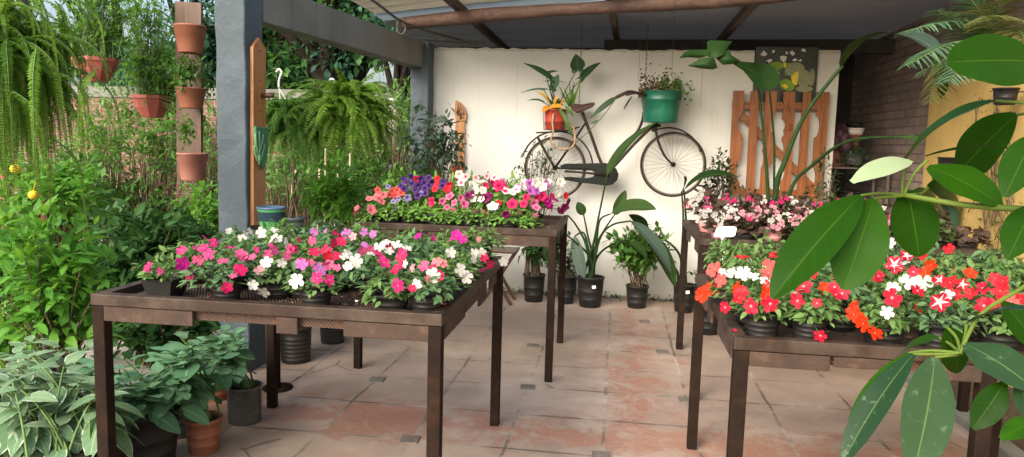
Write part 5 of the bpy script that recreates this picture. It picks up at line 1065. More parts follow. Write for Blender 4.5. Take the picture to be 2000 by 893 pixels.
tl.tube(pline([P(1482, 178, 5.9), P(1470, 150, 5.85), P(1430, 122, 5.68), P(1385, 108, 5.58), P(1345, 108, 5.48)], 14), np.linspace(.009, .003, 14), 6, True, .9)
obj('torn_leaf', tl, LM['strel'], tb)
lf_((1642, 132, 5.8), (1745, 62, 5.5), .18, (.35, -.55, .8), .14); lf_((1748, 66, 5.45), (1838, 110, 5.1), .17, (0, -.5, 1), .08, 0, 'strel2'); lf_((1826, 96, 5.15), (1838, 192, 5.0), .13, (.3, -.9, .2), .04)
lf_((1762, 268, 5.2), (1796, 280, 5.1), .08, (0, -.6, .8), .08)

# ---- stool, pots and block under the left tables
stl = G(1000, 592); sg = thing('stool', 'small slatted wooden folding stool against the wall under the far left table', 'stool', (stl[0] - .08, stl[1], 0))
zt_ = P(980, 487, 6.95)[2]; xs0, xs1 = P(940, 500, 6.95)[0], P(1010, 500, 6.95)[0]
for i in range(4): bevel(obj('slat', MB().box(xs0, xs1, 6.80 + i * .09, 6.88 + i * .09, zt_ - .02, zt_), M['wood_dark'], sg, False), .003)
for y in (6.83, 7.10):
    for s in (0, 1):
        a = (xs0 + .02, xs1 - .02)[s]; b_ = (xs1 - .03, xs0 + .03)[s]; obj('leg', MB().obox(((a + b_) / 2, y + s * .03, zt_ / 2 - .012), ((b_ - a) / 2, 0, -(zt_ / 2 - .014)), (0, .011, 0), (.016, 0, .003)), M['wood_dark'], sg, False)
for lab, px, r, h in (('large ribbed black pot standing behind the near left table', G(578, 705), .105, .25), ('small black pot standing behind the near left table', G(650, 668), .095, .15)):
    t = thing('plant_pot', lab, 'pot', tuple(px)); floorpot(t, px, r, h, M['black_pot'], .02, .9, 26, 6)
# standing pots beside the column
zs_ = P(530, 457, 4.12)[2]; gp = P(530, 457, 4.12); bx_ = P(541, 600, 4.12)[0]; bn = thing('plant_stand', 'grey pedestal stand carrying the green pot behind the near left table', 'plant stand', (bx_, 4.12, 0))
obj('top', MB().box(gp[0] - .10, gp[0] + .22, 4.03, 4.25, zs_ - .02, zs_ - .001), M['beam'], bn, False)
obj('pole', MB().tube([(bx_, 4.12, .012), (bx_, 4.12, zs_ - .021)], .018, 10), M['steel'], bn); obj('foot', MB().lathe([(.001, 0), (.09, 0), (.09, .01), (.001, .012)], 18, c=(bx_, 4.12, 0)), M['steel'], bn)
t = thing('plant_pot', 'bright green pot with a blue rim beside the pointed board', 'pot', tuple(gp)); rg = 28 / F * 4.12; hg = P(530, 404, 4.12)[2] - zs_
obj('body', MB().lathe([(.001, 0), (rg * .72, 0), (rg * .74, .004), (rg * .92, hg * .82), (rg * .97, hg * .83), (rg, hg * .9)], 28, c=tuple(gp)), M['green_pot'], t)
obj('rim', MB().lathe([(rg * .995, hg * .9), (rg * 1.04, hg * .92), (rg * 1.04, hg), (rg * .96, hg), (rg * .93, hg * .5), (.001, hg * .5)], 28, c=tuple(gp)), M['blue_rim'], t)
p = P(574, 452, 4.18); p[2] = zs_; t = thing('potted_plant', 'small dark pot of thin stems right of the green pot', 'potted plant', tuple(p)); floorpot(t, p, .06, .10, M['grey_pot']); q_, o2 = twigs(p + A((0, 0, .36)), (.10, .08, .2), 22); obj('stem', stems(MB(), p + A((0, 0, .1)), q_, .005, .002, .02), M['branch'], t); obj('foliage', foliage(MB(), q_, o2, 6, .05, T_lance), LM['mid'], t)
p = P(566, 466, 4.75); t = thing('basin', 'white shallow basin behind the white impatiens', 'basin', tuple(p)); obj('bowl', MB().lathe([(.001, 0), (.13, 0), (.17, .05), (.175, .05), (.168, .045), (.12, .01), (.001, .01)], 26, c=tuple(p)), M['white_pl'], t)
for k_ in range(1): obj('stand', MB().box(p[0] - .1, p[0] + .1, p[1] - .1, p[1] + .1, .0, p[2] - .001), M['beam'], t, False)

# ---- bamboo canes and green bushes behind the left tables
cn = [((628, 450), (636, 290)), ((612, 440), (624, 330)), ((640, 440), (660, 340)), ((566, 420), (578, 330)), ((672, 400), (684, 300)), ((558, 410), (572, 345))]
for i, (a, b_) in enumerate(cn):
    p0 = P(*a, 6.3 + .08 * i) * A((1, 1, 0)); p1 = P(*b_, 6.3 + .08 * i); obj('garden_cane', MB().tube([p0, p0 * .5 + p1 * .5 + A((.01, 0, 0)), p1], .009, 7), M['stake'], base=tuple(p0),
        label=['pale cane upright in the middle of the bunch under the ferns', 'pale cane leaning just left of the middle cane under the ferns', 'pale cane leaning right of the middle cane under the ferns', 'pale cane above the green pot, the taller of two', 'pale cane farthest right under the ferns', 'pale cane above the green pot, the shorter of two'][i], cat='cane', group='canes under the hanging ferns')
sh_ = lambda *a, **k: shrub(*a, **k)
def gb(name, label, u, v, y, rx, ry, rz, nt_, m, L, tpl, mat, **k):
    c = P(u, v, y); return shrub(name, label, (c[0], c[1], k.pop('z', -.06)), c, (rx, ry, rz), nt_, m, L, tpl, LM[mat], **k)
gb('garden_bush', 'lush lime green bush right of the canes, behind the near left table', 655, 392, 5.9, .30, .25, .24, 110, 7, .10, T_lance, 'lime', z=0)
gb('garden_bush', 'mid green bush low in front of the dark wall, left of the petunias', 700, 345, 7.4, .38, .3, .25, 90, 7, .08, T_lance, 'mid')
gb('garden_bush', 'pale airy bush between the column and the canes', 560, 340, 7.0, .42, .3, .40, 90, 6, .06, T_ov, 'pale', k=40)
gb('garden_bush', 'dark shade bush behind the petunias', 770, 395, 7.0, .35, .25, .3, 80, 7, .08, T_lance, 'deep')
gb('garden_bush', 'deep green hedge plant behind the wind chime', 740, 290, 9.0, .7, .5, .75, 170, 7, .10, T_ov, 'deep')
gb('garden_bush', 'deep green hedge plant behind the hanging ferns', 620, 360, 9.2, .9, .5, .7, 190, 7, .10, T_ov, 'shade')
gb('garden_bush', 'leafy hedge plant behind the green pot', 540, 400, 8.4, .6, .4, .55, 130, 7, .09, T_ov, 'mid')
gb('garden_bush', 'light green climbing bush near the rear column', 790, 235, 8.4, .35, .3, .6, 100, 7, .07, T_ov, 'pale')
# ---- the garden left of the column
gb('garden_bush', 'upright bright green bush with dark twigs at the left of the near left table', 105, 560, 3.7, .34, .34, .46, 150, 8, .085, T_ov, 'lime', k=50, shell=.3)
gb('garden_bush', 'dense dark green bush between the lemon tree and the near left table', 290, 490, 4.7, .46, .38, .36, 240, 9, .085, T_ov, 'deep', k=50, shell=.3)
gb('garden_bush', 'dark green bush hidden behind the near left table legs', 300, 640, 4.6, .5, .3, .34, 150, 8, .085, T_ov, 'deep', k=40)
gb('garden_bush', 'low lime green bush at the left edge of the photo', 15, 500, 4.6, .35, .3, .32, 80, 7, .10, T_ov, 'lime', k=30)
gb('garden_bush', 'light green bush left of the column foot', 395, 440, 5.6, .24, .3, .34, 90, 7, .075, T_ov, 'lime', k=30)
gb('garden_bush', 'fine leaved sapling in front of the brick wall, below the smaller hanging bowl', 285, 320, 7.6, .50, .3, .62, 150, 6, .085, T_lance, 'mid', k=50, r0=.014)
gb('garden_bush', 'pale green sapling between the plank and the column', 400, 330, 7.2, .22, .3, .85, 120, 6, .085, T_lance, 'pale', k=40)
gb('garden_bush', 'yellow green sapling against the brick wall behind the urn', 175, 300, 8.2, .40, .3, .65, 90, 6, .085, T_lance, 'lime', k=40)
gb('garden_bush', 'shaded undergrowth bush below the brick wall', 230, 420, 7.6, .9, .4, .35, 160, 7, .09, T_ov, 'mid', k=40)
gb('garden_bush', 'small lime seedling by the gravel at the left edge', 20, 650, 4.0, .25, .22, .2, 34, 6, .075, T_ov, 'lime', k=24)
lt = gb('lemon_tree', 'small lemon tree with three yellow lemons at the left edge', 95, 380, 5.4, .62, .4, .34, 150, 7, .085, T_ov, 'lime', k=50, r0=.018, cat='lemon tree')
lem = surf('lemon_skin', [(.3, (.66, .42, .012)), (.7, (.75, .54, .03))], 12, .45, .1)
for i, (u, v, r) in enumerate(((30, 330, 11), (65, 381, 10.5), (36, 478, 9))):
    c = P(u, v, 4.95); obj('lemon', MB().blob(c, r / F * 4.95, .5, 14, 10, (1, 1, .92)).tube([c + A((0, 0, r / F * 4.6)), c + A((.01, .02, .1))], .003, 5), lem, lt)
c = P(93, 327, 4.95); obj('lemon', MB().blob(c, .022, .5, 12, 8), surf('green_lemon', [(.3, (.16, .26, .03)), (.7, (.24, .33, .05))], 12, .45, .1), lt, label='small green unripe lemon')
u0 = P(82, 470, 6.3); ur = thing('clay_urn', 'tall rust red clay urn behind the lemon tree', 'urn', (u0[0], u0[1], -.06)); ht = P(82, 335, 6.3)[2] + .06; ru = 30 / F * 6.3
obj('body', MB().lathe([(.001, 0), (ru * .9, 0), (ru, .05), (ru, ht * .55), (ru * 1.05, ht * .56), (ru * 1.05, ht * .6), (ru * .98, ht * .61), (ru * .95, ht * .93), (ru * 1.04, ht * .94), (ru * 1.04, ht), (ru * .9, ht), (ru * .85, ht * .8)], 28, c=(u0[0], u0[1], -.06)), M['terra_red'], ur)
p0 = P(8, 360, 6.4); obj('red_post', MB().box(p0[0] - .06, p0[0] + .05, p0[1] - .05, p0[1] + .05, -.06, P(8, 290, 6.4)[2]), M['terra_red'], smooth=False, base=(p0[0], p0[1], 0), label='rust red square post at the left edge below the fern', cat='post')
for i, (u, v) in enumerate(((20, 505), (150, 470), (215, 468))):
    p = P(u, v, 6.0) * A((1, 1, 0)) + A((0, 0, -.06)); t = thing('planter_tub', ['black planter tub at the left edge behind the bushes', 'black planter tub in front of the brick wall, left one', 'black planter tub in front of the brick wall, right one'][i], 'planter', tuple(p)); floorpot(t, p, .2, .45, M['black_pot'])
gv = MB(); N = 1600; loc = np.stack([rng.uniform(-5.5, -2.7, N), rng.uniform(2.5, 8, N), np.full(N, -.055)], 1)
for i in range(350):
    c = loc[i]; gv.blob(c, rng.uniform(.012, .035), rng.random(), 6, 4, (1, 1, .6))
obj('loose_stones', gv, M['ground'], base=(-4, 5, -.06), label='loose pale stones scattered on the garden gravel', cat='stones', kind='stuff')

gb('garden_bush', 'tall airy light green sapling in front of the brick wall, under the higher hanging bowl', 215, 255, 8.6, .45, .3, .75, 150, 7, .08, T_lance, 'pale', k=50)
gb('garden_bush', 'bright green climber on the brick wall just left of the plank', 322, 260, 8.8, .40, .3, .70, 140, 7, .08, T_ov, 'lime', k=40)
gb('garden_bush', 'bright bushy shrub behind the lemon tree against the brick wall', 120, 350, 7.2, .55, .3, .45, 130, 7, .085, T_ov, 'pale', k=40)
gb('garden_bush', 'light green bush in the gap between the green pot and the petunias', 610, 330, 7.6, .6, .35, .45, 150, 7, .075, T_ov, 'lime', k=40)
# ---- trees beyond the garden
def tree(label, x, y, h, crown, n, L, mat, r0=.16, lean=0.0):
    root = thing('garden_tree', label, 'tree', (x, y, -.06), 'trees beyond the garden'); tr_ = MB(); tp_ = A((x + lean, y, h * .75))
    tr_.tube(pline([(x, y, -.1), (x + lean * .3, y, h * .3), (x + lean * .7, y + .1, h * .55), tp_], 12), np.linspace(r0, r0 * .4, 12), 10); tips = []; outs = []
    for (cx, cz, rx, rz, k_) in crown:
        c = A((x + cx, y + rng.normal() * .4, cz)); t, o = twigs(c, (rx, rx * .9, rz), k_, .25); tips.append(t); outs.append(o); tr_.tube(bez((x + lean * .5, y, h * .4), (c + A((x, y, h * .5))) / 2, c, 8), np.linspace(r0 * .45, r0 * .12, 8), 7, False)
        stems(tr_, c, t, .018, .006, .05, 14, 4)
    obj('trunk', tr_, M['trunk'], root); obj('crown', foliage(MB(), np.concatenate(tips), np.concatenate(outs), n, L, T_two, .2, .3, .3, .35), LM[mat], root); return root
def C(n, xr_, zr, rr, k_): return [(rng.uniform(*xr_), rng.uniform(*zr), rng.uniform(*rr), rng.uniform(rr[0] * .6, rr[1] * .7), k_) for _ in range(n)]
tx = lambda u, y: P(u, 200, y)[0]
tree('dark leaning tree trunk behind the beam, the left of two thick trunks', tx(622, 12), 12, 6, C(9, (-1.6, 1.2), (3.0, 5.6), (.6, 1.0), 60), 12, .15, 'tree2', .30, .3)
tree('thick dark tree trunk behind the beam, the right of two thick trunks', tx(690, 12.5), 12.5, 6, C(9, (-1.2, 1.8), (3.1, 5.8), (.6, 1.0), 60), 12, .15, 'tree', .28, -.1)
tree('bushy tree over the rear column', tx(775, 11.5), 11.5, 5, C(8, (-1.0, 1.0), (2.0, 4.2), (.5, .9), 55), 12, .13, 'tree2', .14)
tree('leafy tree behind the pointed board', tx(535, 12.5), 12.5, 5.5, C(9, (-1.3, 1.1), (2.2, 5.0), (.6, 1.0), 60), 12, .14, 'tree', .16)
tree('dark tree behind the plank of pots', tx(380, 12), 12, 5.5, C(10, (-1.2, 1.2), (2.3, 5.0), (.55, 1.0), 60), 8, .14, 'tree2', .16)
tree('loose tree with sky gaps behind the hanging bowls', tx(230, 13), 13, 5.5, C(8, (-1.6, 1.5), (2.6, 5.2), (.5, .95), 50), 8, .15, 'tree', .16)
tree('tree behind the big hanging fern', tx(60, 13), 13, 5.5, C(8, (-1.6, 1.6), (2.4, 5.2), (.6, 1.0), 50), 8, .15, 'tree2', .16)

# ---- hanging ferns, bowls and the plank of pots
def fernpot(label, c, r, n, L, mat, pmat, e0, droop, pin, npin, W=.3, hook=None, zt=3.0):
    root = thing('hanging_fern', label, 'hanging fern', tuple(c)); c = np.asarray(c, float)
    obj('pot', MB().lathe(pot_prof(r * .7, r, r * 1.1, 1), 20, c=tuple(c - A((0, 0, r * 1.1)))), pmat, root)
    sm = MB(); fr_ = fronds(MB(), sm, c, n, L, e0, droop, pin, npin, None, W, r * .4)
    if zt > 3.05: fronds(fr_, sm, c, 260, L * 1.22, (-.6, .3), (1.8, 2.8), .030, 46, None, .40, r * .9)
    obj('frond', fr_, LM[mat], root); obj('rachis', sm, M['greenstem'], root)
    hk = MB(); top = c + A((0, 0, .55)) if hook is None else hook
    for k_ in range(3): a = k_ * 2.09 + .4; hk.tube([c + A((r * math.cos(a), r * math.sin(a), 0)), top], .003, 5)
    hk.tube(pline([top, top + A((0, 0, .05)), top + A((.012, 0, .09)), top + A((.022, 0, .115)), top + A((0, 0, .135)), top + A((-.022, 0, .115))], 14), .008, 7); obj('hanger_hook', hk, M['white_pl'], root)
    obj('hanging_wire', MB().tube([top + A((0, 0, .13)), A((top[0], top[1], zt))], .0015, 4), M['wire'], root); return root
fA = P(-8, 95, 3.0); fernpot('huge hanging boston fern with long drooping fronds at the top left', fA, .14, 210, .46, 'fern', M['white_pl'], (-.1, 1.25), (1.3, 2.4), .034, 44, .40, zt=3.1)
fB = P(562, 238, 5.2); fernpot('hanging fern with a white pot and hook, nearest the pointed board', fB, .075, 190, .46, 'fern2', M['white_pl'], (-.1, 1.3), (1.0, 2.2), .052, 26, .36, P(545, 172, 5.2))
fC = P(680, 222, 5.3); fernpot('wide hanging fern with bright fronds, right of the other hooked fern', fC, .12, 260, .52, 'fern', M['black_pot'], (-.1, 1.3), (1.0, 2.2), .056, 28, .36, P(648, 190, 5.3))
def bowl(label, u, v, y, r, h, mat, fol, zt=3.0):
    c = P(u, v, y); root = thing('hanging_bowl', label, 'hanging bowl', tuple(c)); n = 10
    pr_ = [(.001, 0), (r * .5, 0), (r * .82, h * .45), (r * .96, h * .8), (r, h * .83), (r * 1.03, h * .85), (r * 1.03, h), (r * .95, h), (r * .9, h * .8), (.001, h * .8)]
    obj('pot', MB().lathe(pr_, n, c=tuple(c)), mat, root, False)
    hw = MB()
    for k_ in range(3): a = k_ * 2.09 + .6; hw.tube([c + A((r * math.cos(a), r * math.sin(a), h)), c + A((0, 0, .62))], .0022, 4)
    hw.tube([c + A((0, 0, .62)), A((c[0], c[1], zt))], .002, 4); obj('hanging_wire', hw, M['wire'], root)
    f = MB(); st_ = MB(); top = c + A((0, 0, h))
    for (dx, dz, rx, rz, k_, mm_, L, hang) in fol:
        t, o = twigs(top + A((dx, 0, dz)), (rx, rx * .8, rz), k_, .3); stems(st_, top, t, .003, .0015, r * .4, k_, 4); foliage(f, t, o, mm_, L, T_two, .3, .06, .3, hang)
    obj('stem', st_, M['greenstem'], root); obj('foliage', f, LM['fern2'], root)
bowl('terracotta coloured faceted hanging bowl, the higher of two', 188, 160, 4.4, .132, .15, M['terra_red'], [(0, .16, .24, .18, 80, 9, .036, .2), (.05, .38, .32, .22, 90, 9, .036, .2), (-.15, .02, .10, .12, 24, 8, .032, .6)])
bowl('terracotta coloured faceted hanging bowl with trailing greenery, the lower of two', 298, 230, 4.9, .132, .155, M['terra_red'], [(.02, .20, .26, .24, 120, 9, .036, .2), (.28, .12, .22, .16, 70, 9, .036, .5), (-.05, .52, .26, .25, 80, 8, .036, .2), (.34, -.12, .06, .2, 24, 8, .03, .6), (-.2, -.12, .08, .22, 24, 8, .03, .7)])
pl0 = P(370, 352, 4.75); pk_ = thing('hanging_plank', 'upright dark wooden plank carrying three pots, left of the grey column', 'plank', tuple(pl0))
ya = 4.75; q = [P(u, v, ya) for u, v in ((345, 350), (393, 352), (393, 6), (341, 2))]
bevel(obj('board', MB().prism([(p[0], p[2]) for p in q], (0, ya, 0), (1, 0, 0), (0, 0, 1), (0, .025, 0)), M['wood_dark'], pk_, False), .003)
for v in (55, 175, 303):
    c = P(373, v, ya - .10); obj('pot_ring', MB().tube([c + A((.095 * math.cos(t), .095 * math.sin(t), 0)) for t in np.linspace(0, 6.1, 24)], .004, 5, closed=True), M['wire'], pk_)
obj('hanging_wire', MB().tube([P(366, 6, ya + .01), P(366, 6, ya + .01) * A((1, 1, 0)) + A((0, 0, 3.0))], .003, 5), M['wire'], pk_)
for lab, u, v0, v1, w_, mat in (('terracotta pot at the top of the hanging plank', 372, 104, 50, 62, 'terra'), ('terracotta pot half hidden by greenery in the middle of the hanging plank', 374, 212, 172, 58, 'terra'), ('dusty rose pot at the foot of the hanging plank', 377, 352, 299, 61, 'terra_dull')):
    p = P(u, v0, ya - .105); h = P(u, v1, ya - .105)[2] - p[2]; r = w_ / 2 / F * ya * .98; t = thing('plank_pot', lab, 'pot', tuple(p), 'pots on the hanging plank')
    obj('body', MB().lathe([(.001, 0), (r * .74, 0), (r * .76, .005), (r * .93, h * .68), (r * .97, h * .69), (r * .99, h * .93), (r * 1.03, h * .94), (r * 1.03, h), (r * .96, h), (r * .92, h * .7)], 28, c=tuple(p)), M[mat], t); obj('soil', MB().lathe([(.001, h * .8), (r * .93, h * .78)], 16, c=tuple(p)), M['soil'], t)
    if 'half' in lab:
        f = MB(); q_, o2 = twigs(p + A((0, -.05, h + .1)), (.16, .14, .16), 60, .3); obj('foliage', foliage(f, q_, o2, 8, .032, T_ov, .3, .06, .3, .3), LM['mid'], t); q_, o2 = twigs(p + A((.02, -.1, -.12)), (.06, .04, .16), 26, .2); obj('trailing_vine', foliage(MB(), q_, o2, 7, .03, T_ov, .1, .05, .3, .6), LM['mid'], t)
# wind chime
wc = P(752, 190, 6.1); wt = thing('wind_chime', 'bamboo wind chime with a brown cap and white tubes', 'wind chime', tuple(wc))
c = P(740, 178, 6.1); obj('cap', MB().lathe([(.075, -.01), (.078, 0), (.06, .03), (.03, .048), (.001, .052)], 18, c=tuple(c)), M['wood_dark'], wt)
c2 = P(765, 205, 6.1); obj('canister', MB().tube([c2 + A((0, 0, -.05)), c2 + A((0, 0, .04))], .028, 14).tube([c2 + A((0, 0, .04)), c2 + A((0, 0, .055))], .02, 12), M['white_pl'], wt)
for i, (u, va, vb) in enumerate(((752, 238, 270), (757, 236, 278), (762, 236, 282), (770, 215, 295), (747, 236, 262), (741, 190, 240))): obj('tube', MB().tube([P(u, va, 6.1 + .03 * (i % 3)), P(u, vb, 6.1 + .03 * (i % 3))], .011 if u != 770 else .018, 9), M['stake'] if u not in (757, 762) else M['white_pl'], wt)
obj('string', MB().tube([P(765, 160, 6.1), P(765, 330, 6.1)], .0015, 4).tube([P(740, 172, 6.1), P(745, 100, 6.1)], .0015, 4).tube([P(765, 190, 6.1), P(772, 110, 6.1)], .0015, 4), M['wire'], wt); obj('bead', MB().blob(P(764, 328, 6.1), .024, rs=(1, 1, 1.3)), M['spoke'], wt)
obj('hanging_rail', MB().tube([(-6.5, 3.05, 3.1), (-2.3, 3.05, 3.1)], .02, 8).tube([(-6.5, 4.8, 3.0), (-2.3, 4.8, 3.0)], .02, 8).tube([(-6.5, 3.05, 3.1), (-6.5, 4.8, 3.0)], .02, 8), M['wire'], base=(-4, 4.0, 3.0), label='steel rail above the photo from which fern and bowls hang', cat='rail')

# ---- broad leaved pots at the front left
def broad(label, base, pot, center, radii, nst, L, tpl, mat, pm=7, sm='greenstem', nm='broadleaf_plant'):
    base = np.asarray(base, float); root = thing(nm, label, 'potted plant', tuple(base)); floorpot(root, base, *pot); b = base + A((0, 0, pot[1] * .88)); t, o = twigs(center, radii, nst, .3); o = unit(o * A((1, 1, .6)) + A((0, 0, .5)))
    obj('stem', stems(MB(), b, t, .006, .0035, pot[0] * .35, None, 6), M[sm], root)
    N = nst * pm; tt = np.repeat(t, pm, 0); j = np.tile(np.arange(pm), nst); az = j * 2.4 + np.repeat(rng.random(nst) * 6.28, pm); lev = (j // 2) * .035
    d = np.stack([np.cos(az), np.sin(az), .38 - .34 * (j // 2) + rng.normal(size=N) * .22], 1); pos = tt - np.stack([0 * lev, 0 * lev, lev], 1) + d * .012
    m = scatter(MB(), tpl, pos, d, A((0, 0, 1.)) + rdirs(N) * .25, L * (.62 + .16 * (j // 2)).clip(0, 1.1) * rng.uniform(.85, 1.12, N), np.clip(.75 - .12 * (j // 2) + rng.normal(size=N) * .15, 0, 1)); obj('foliage', m, LM[mat], root); return root
floorv = lambda u, v: G(u, v, 0)
broad('broad quilted leaved plant in a large black pot behind the table leg', floorv(283, 905), (.155, .27, M['black_pot']), P(290, 748, 2.95), (.20, .18, .13), 17, .125, T_wide, 'hyd')
broad('broad leaved plant in an orange terracotta pot', floorv(398, 880), (.082, .17, M['terra']), P(375, 690, 3.15), (.14, .13, .14), 12, .12, T_wide, 'hyd')
broad('broad leaved plant in a crumpled grey grow bag', floorv(478, 822), (.088, .20, M['bag'], .01, .97, 14, 0), P(440, 672, 3.5), (.14, .12, .10), 13, .12, T_wide, 'hyd')
broad('broad leaved plant in a slate blue pot behind the terracotta pot', floorv(350, 850), (.075, .16, M['grey_pot']), P(330, 700, 3.45), (.12, .12, .10), 8, .12, T_wide, 'hyd')
broad('broad leaved plant in a dull terracotta pot behind the grow bag', floorv(424, 778), (.075, .15, M['terra']), P(420, 665, 3.85), (.12, .12, .08), 8, .12, T_wide, 'hyd')
broad('large cream edged plant filling the lower left corner', floorv(120, 1010), (.20, .30, M['black_pot']), P(80, 770, 2.55), (.26, .24, .16), 30, .17, T_long, 'var', 8)
broad('cream edged plant behind the larger one in the corner', P(60, 680, 3.1) * A((1, 1, 0)), (.16, .26, M['black_pot']), P(75, 690, 3.1), (.22, .18, .06), 10, .15, T_long, 'var', 7)
broad('plain green broad leaved plant low beside the table leg', P(240, 700, 2.95) * A((1, 1, 0)), (.11, .2, M['black_pot']), P(205, 715, 3.1), (.10, .12, .10), 7, .12, T_wide, 'hyd')

# ---- on and by the yellow wall
def fr_palm(mb, sm, base, mid, tip, pin, npin=30, W=.09, mat=None):
    pts = pline([base, mid, tip], 24); sm.tube(pts, np.linspace(.006, .002, 24), 5, False); T = np.gradient(pts, axis=0); T = unit(T); ts = np.linspace(.12, .99, npin); idx = ts * 23; i0 = np.minimum(idx.astype(int), 22); f = (idx - i0)[:, None]
    c = pts[i0] * (1 - f) + pts[i0 + 1] * f; d = T[i0]; side = unit(np.cross(d, A((0, 0, 1.)))); up = np.cross(side, d); pl = pin * np.sin(math.pi * (ts * .78 + .2)) ** .6
    for sg in (-1, 1): scatter(mb, leaf_tpl(W, 4, .2, .35, .6, .6), c, side * sg + d * .75 + up * .12 + rng.normal(size=(npin, 3)) * .06, up + side * sg * -.2, pl)
pp_ = P(1965, 118, 4.9); pm_ = thing('hanging_palm', 'palm with feathery blue green fronds hanging at the top of the yellow wall', 'palm', tuple(pp_)); f = MB(); sm = MB(); f2 = MB(); sm2 = MB()
for (mu, mv, my), (tu, tv, ty) in (((1880, 45, 4.7), (1765, 62, 4.5)), ((1880, 80, 4.6), (1770, 128, 4.4)), ((1900, 60, 4.8), (1830, 20, 4.7)), ((1930, 90, 4.5), (1850, 160, 4.3)), ((1900, 95, 4.7), (1790, 145, 4.7)), ((1940, 60, 4.6), (1890, -10, 4.5))): fr_palm(f, sm, pp_, P(mu, mv, my), P(tu, tv, ty), .20)
for (mu, mv, my), (tu, tv, ty) in (((1960, 50, 4.4), (1930, 30, 4.0)), ((1985, 60, 4.4), (2010, 90, 4.0)), ((1880, 90, 4.9), (1815, 200, 4.8)), ((1940, 30, 4.5), (1990, -20, 4.2))): fr_palm(f2, sm2, pp_, P(mu, mv, my), P(tu, tv, ty), .20)
obj('frond', f, LM['palm'], pm_); obj('olive_frond', f2, LM['palmdry'], pm_); obj('rachis', sm, M['greenstem'], pm_); obj('olive_rachis', sm2, M['greenstem'], pm_)
obj('pot', MB().lathe(pot_prof(.07, .09, .12, 1), 20, c=tuple(pp_ - A((0, 0, .11)))), M['trunk'], pm_); obj('wall_bracket', MB().tube([pp_ + A((.1, 0, -.12)), A((XR, pp_[1], pp_[2] - .12))], .008, 6), M['wire'], pm_)
x_ = XR - .12
def on_wall(u, v, dx=.03): return side_pt(u, v, XR - .02 - dx)
a = on_wall(1847, 505, .10); b_ = on_wall(1843, 395, .10); cz_ = thing('wall_vase', 'long dark green conical vase hung on the yellow wall', 'wall vase', tuple(a)); h = b_[2] - a[2]
obj('cone', MB().lathe([(.001, 0), (.05, .005), (.062, h * .55), (.068, h * .56), (.072, h * .62), (.08, h), (.086, h), (.086, h * 1.03), (.075, h * 1.02), (.07, h * .9)], 22, c=tuple(a)), surf('bottle_green', [(.3, (.016, .055, .030)), (.7, (.035, .085, .05))], 6, .4, .1, spec=.5), cz_)
t, o2 = twigs(b_ + A((0, 0, .12)), (.08, .08, .12), 16, .2); obj('foliage', foliage(MB(), t, o2, 6, .06, T_ov, .3, .06), LM['deep'], cz_)
for i, (u, v, r, h_) in enumerate(((1962, 205, .075, .11), (1850, 345, .075, .15))):
    c = on_wall(u, v, .14); t = thing('wall_pot', ['dark round pot hung high on the yellow wall behind the palm', 'dark narrow pot hung on the yellow wall above the conical vase'][i], 'pot', tuple(c)); obj('body', MB().lathe(pot_prof(r * .8, r, h_, 1), 20, c=tuple(c)), M['black_pot'], t); obj('bracket', MB().tube([c + A((r * .9, 0, h_ * .8)), c + A((.15, 0, h_ * .8))], .006, 5), M['wire'], t)
vn = thing('creeper_roots', 'dry hanging creeper roots on the yellow wall at the right edge', 'creeper', tuple(on_wall(1950, 560))); m = MB()
for k_ in range(26):
    u = 1935 + rng.normal() * 22; v0 = rng.uniform(190, 420); v1 = v0 + rng.uniform(60, 260); m.tube(pline([on_wall(u, v0, .02), on_wall(u + rng.normal() * 8, (v0 + v1) / 2, .035), on_wall(u + rng.normal() * 14, v1, .02)], 9), .0035, 4)
obj('root', m, M['branch'], vn); m = MB(); N = 260; loc = A([on_wall(1942 + rng.normal() * 20, rng.uniform(180, 560), .03) for _ in range(N)]); scatter(m, T_ov, loc, rdirs(N) + A((-.4, 0, -.4)), A((-1., 0, .3)) + rdirs(N) * .5, .03); obj('foliage', m, LM['palmdry'], vn)
# ------------------------------------------------------------------ umbrella plant close to the camera at the right
LM['sch'] = leafmat('umbrella_leaf', (.006, .030, .0006), (.0105, .048, .001), (.019, .075, .002), (.05, .11, .008), .022, .42, .26, spec=.1, veins=26, veinamt=.07, spots=((.013, .045, .003), 14, .58))
LM['schd'] = leafmat('umbrella_leaf_dusty', (.009, .032, .012), (.017, .047, .018), (.030, .066, .027), (.09, .15, .05), .035, .45, .15, spots=((.085, .125, .085), 70, .60), spec=.14)
LM['schp'] = leafmat('umbrella_leaf_underside', (.20, .29, .14), (.26, .36, .19), (.32, .42, .24), (.34, .42, .24), .04, .55, .3)
ub = G(2120, 1050, .0); ub = A((1.35, 1.55, 0.0)); us = thing('umbrella_plant', 'large leaved umbrella plant hanging into the right foreground', 'umbrella plant', tuple(ub)); floorpot(us, ub, .17, .34, M['terra'])
def ul(b_, t_, w_, y0, y1, nh=(-.1, -.75, .65), bend=.06, fold=.12, mat='sch', a=1.0, b=.62, side=0.0, wav=.014):
    mb = MB(); blade(mb, P(b_[0], b_[1], y0), P(t_[0], t_[1], y1), w_ / F * (y0 + y1) / 2, nh, bend, fold, 20, 4, a, b, wav, None, side); return obj('leaf', mb, LM[mat], us)
H = 1.22
c1 = P(1765, 381, H); c2 = P(1878, 690, 1.05); c0 = P(1975, 218, 1.15)
ul((2030, 122), (1850, 122), 102, 1.15, 1.05, (0, -.95, .3), .03, .06, b=.5)
ul((1945, 197), (1756, 335), 62, 1.15, 1.28, (-.35, -.35, .9), .10, .25, a=.95)
ul((1986, 224), (1868, 345), 88, 1.18, 1.30, (-.2, -.8, .5), .04, .12)
ul((1808, 306), (1985, 292), 34, 1.22, 1.15, (0, .1, 1), .06, .2)
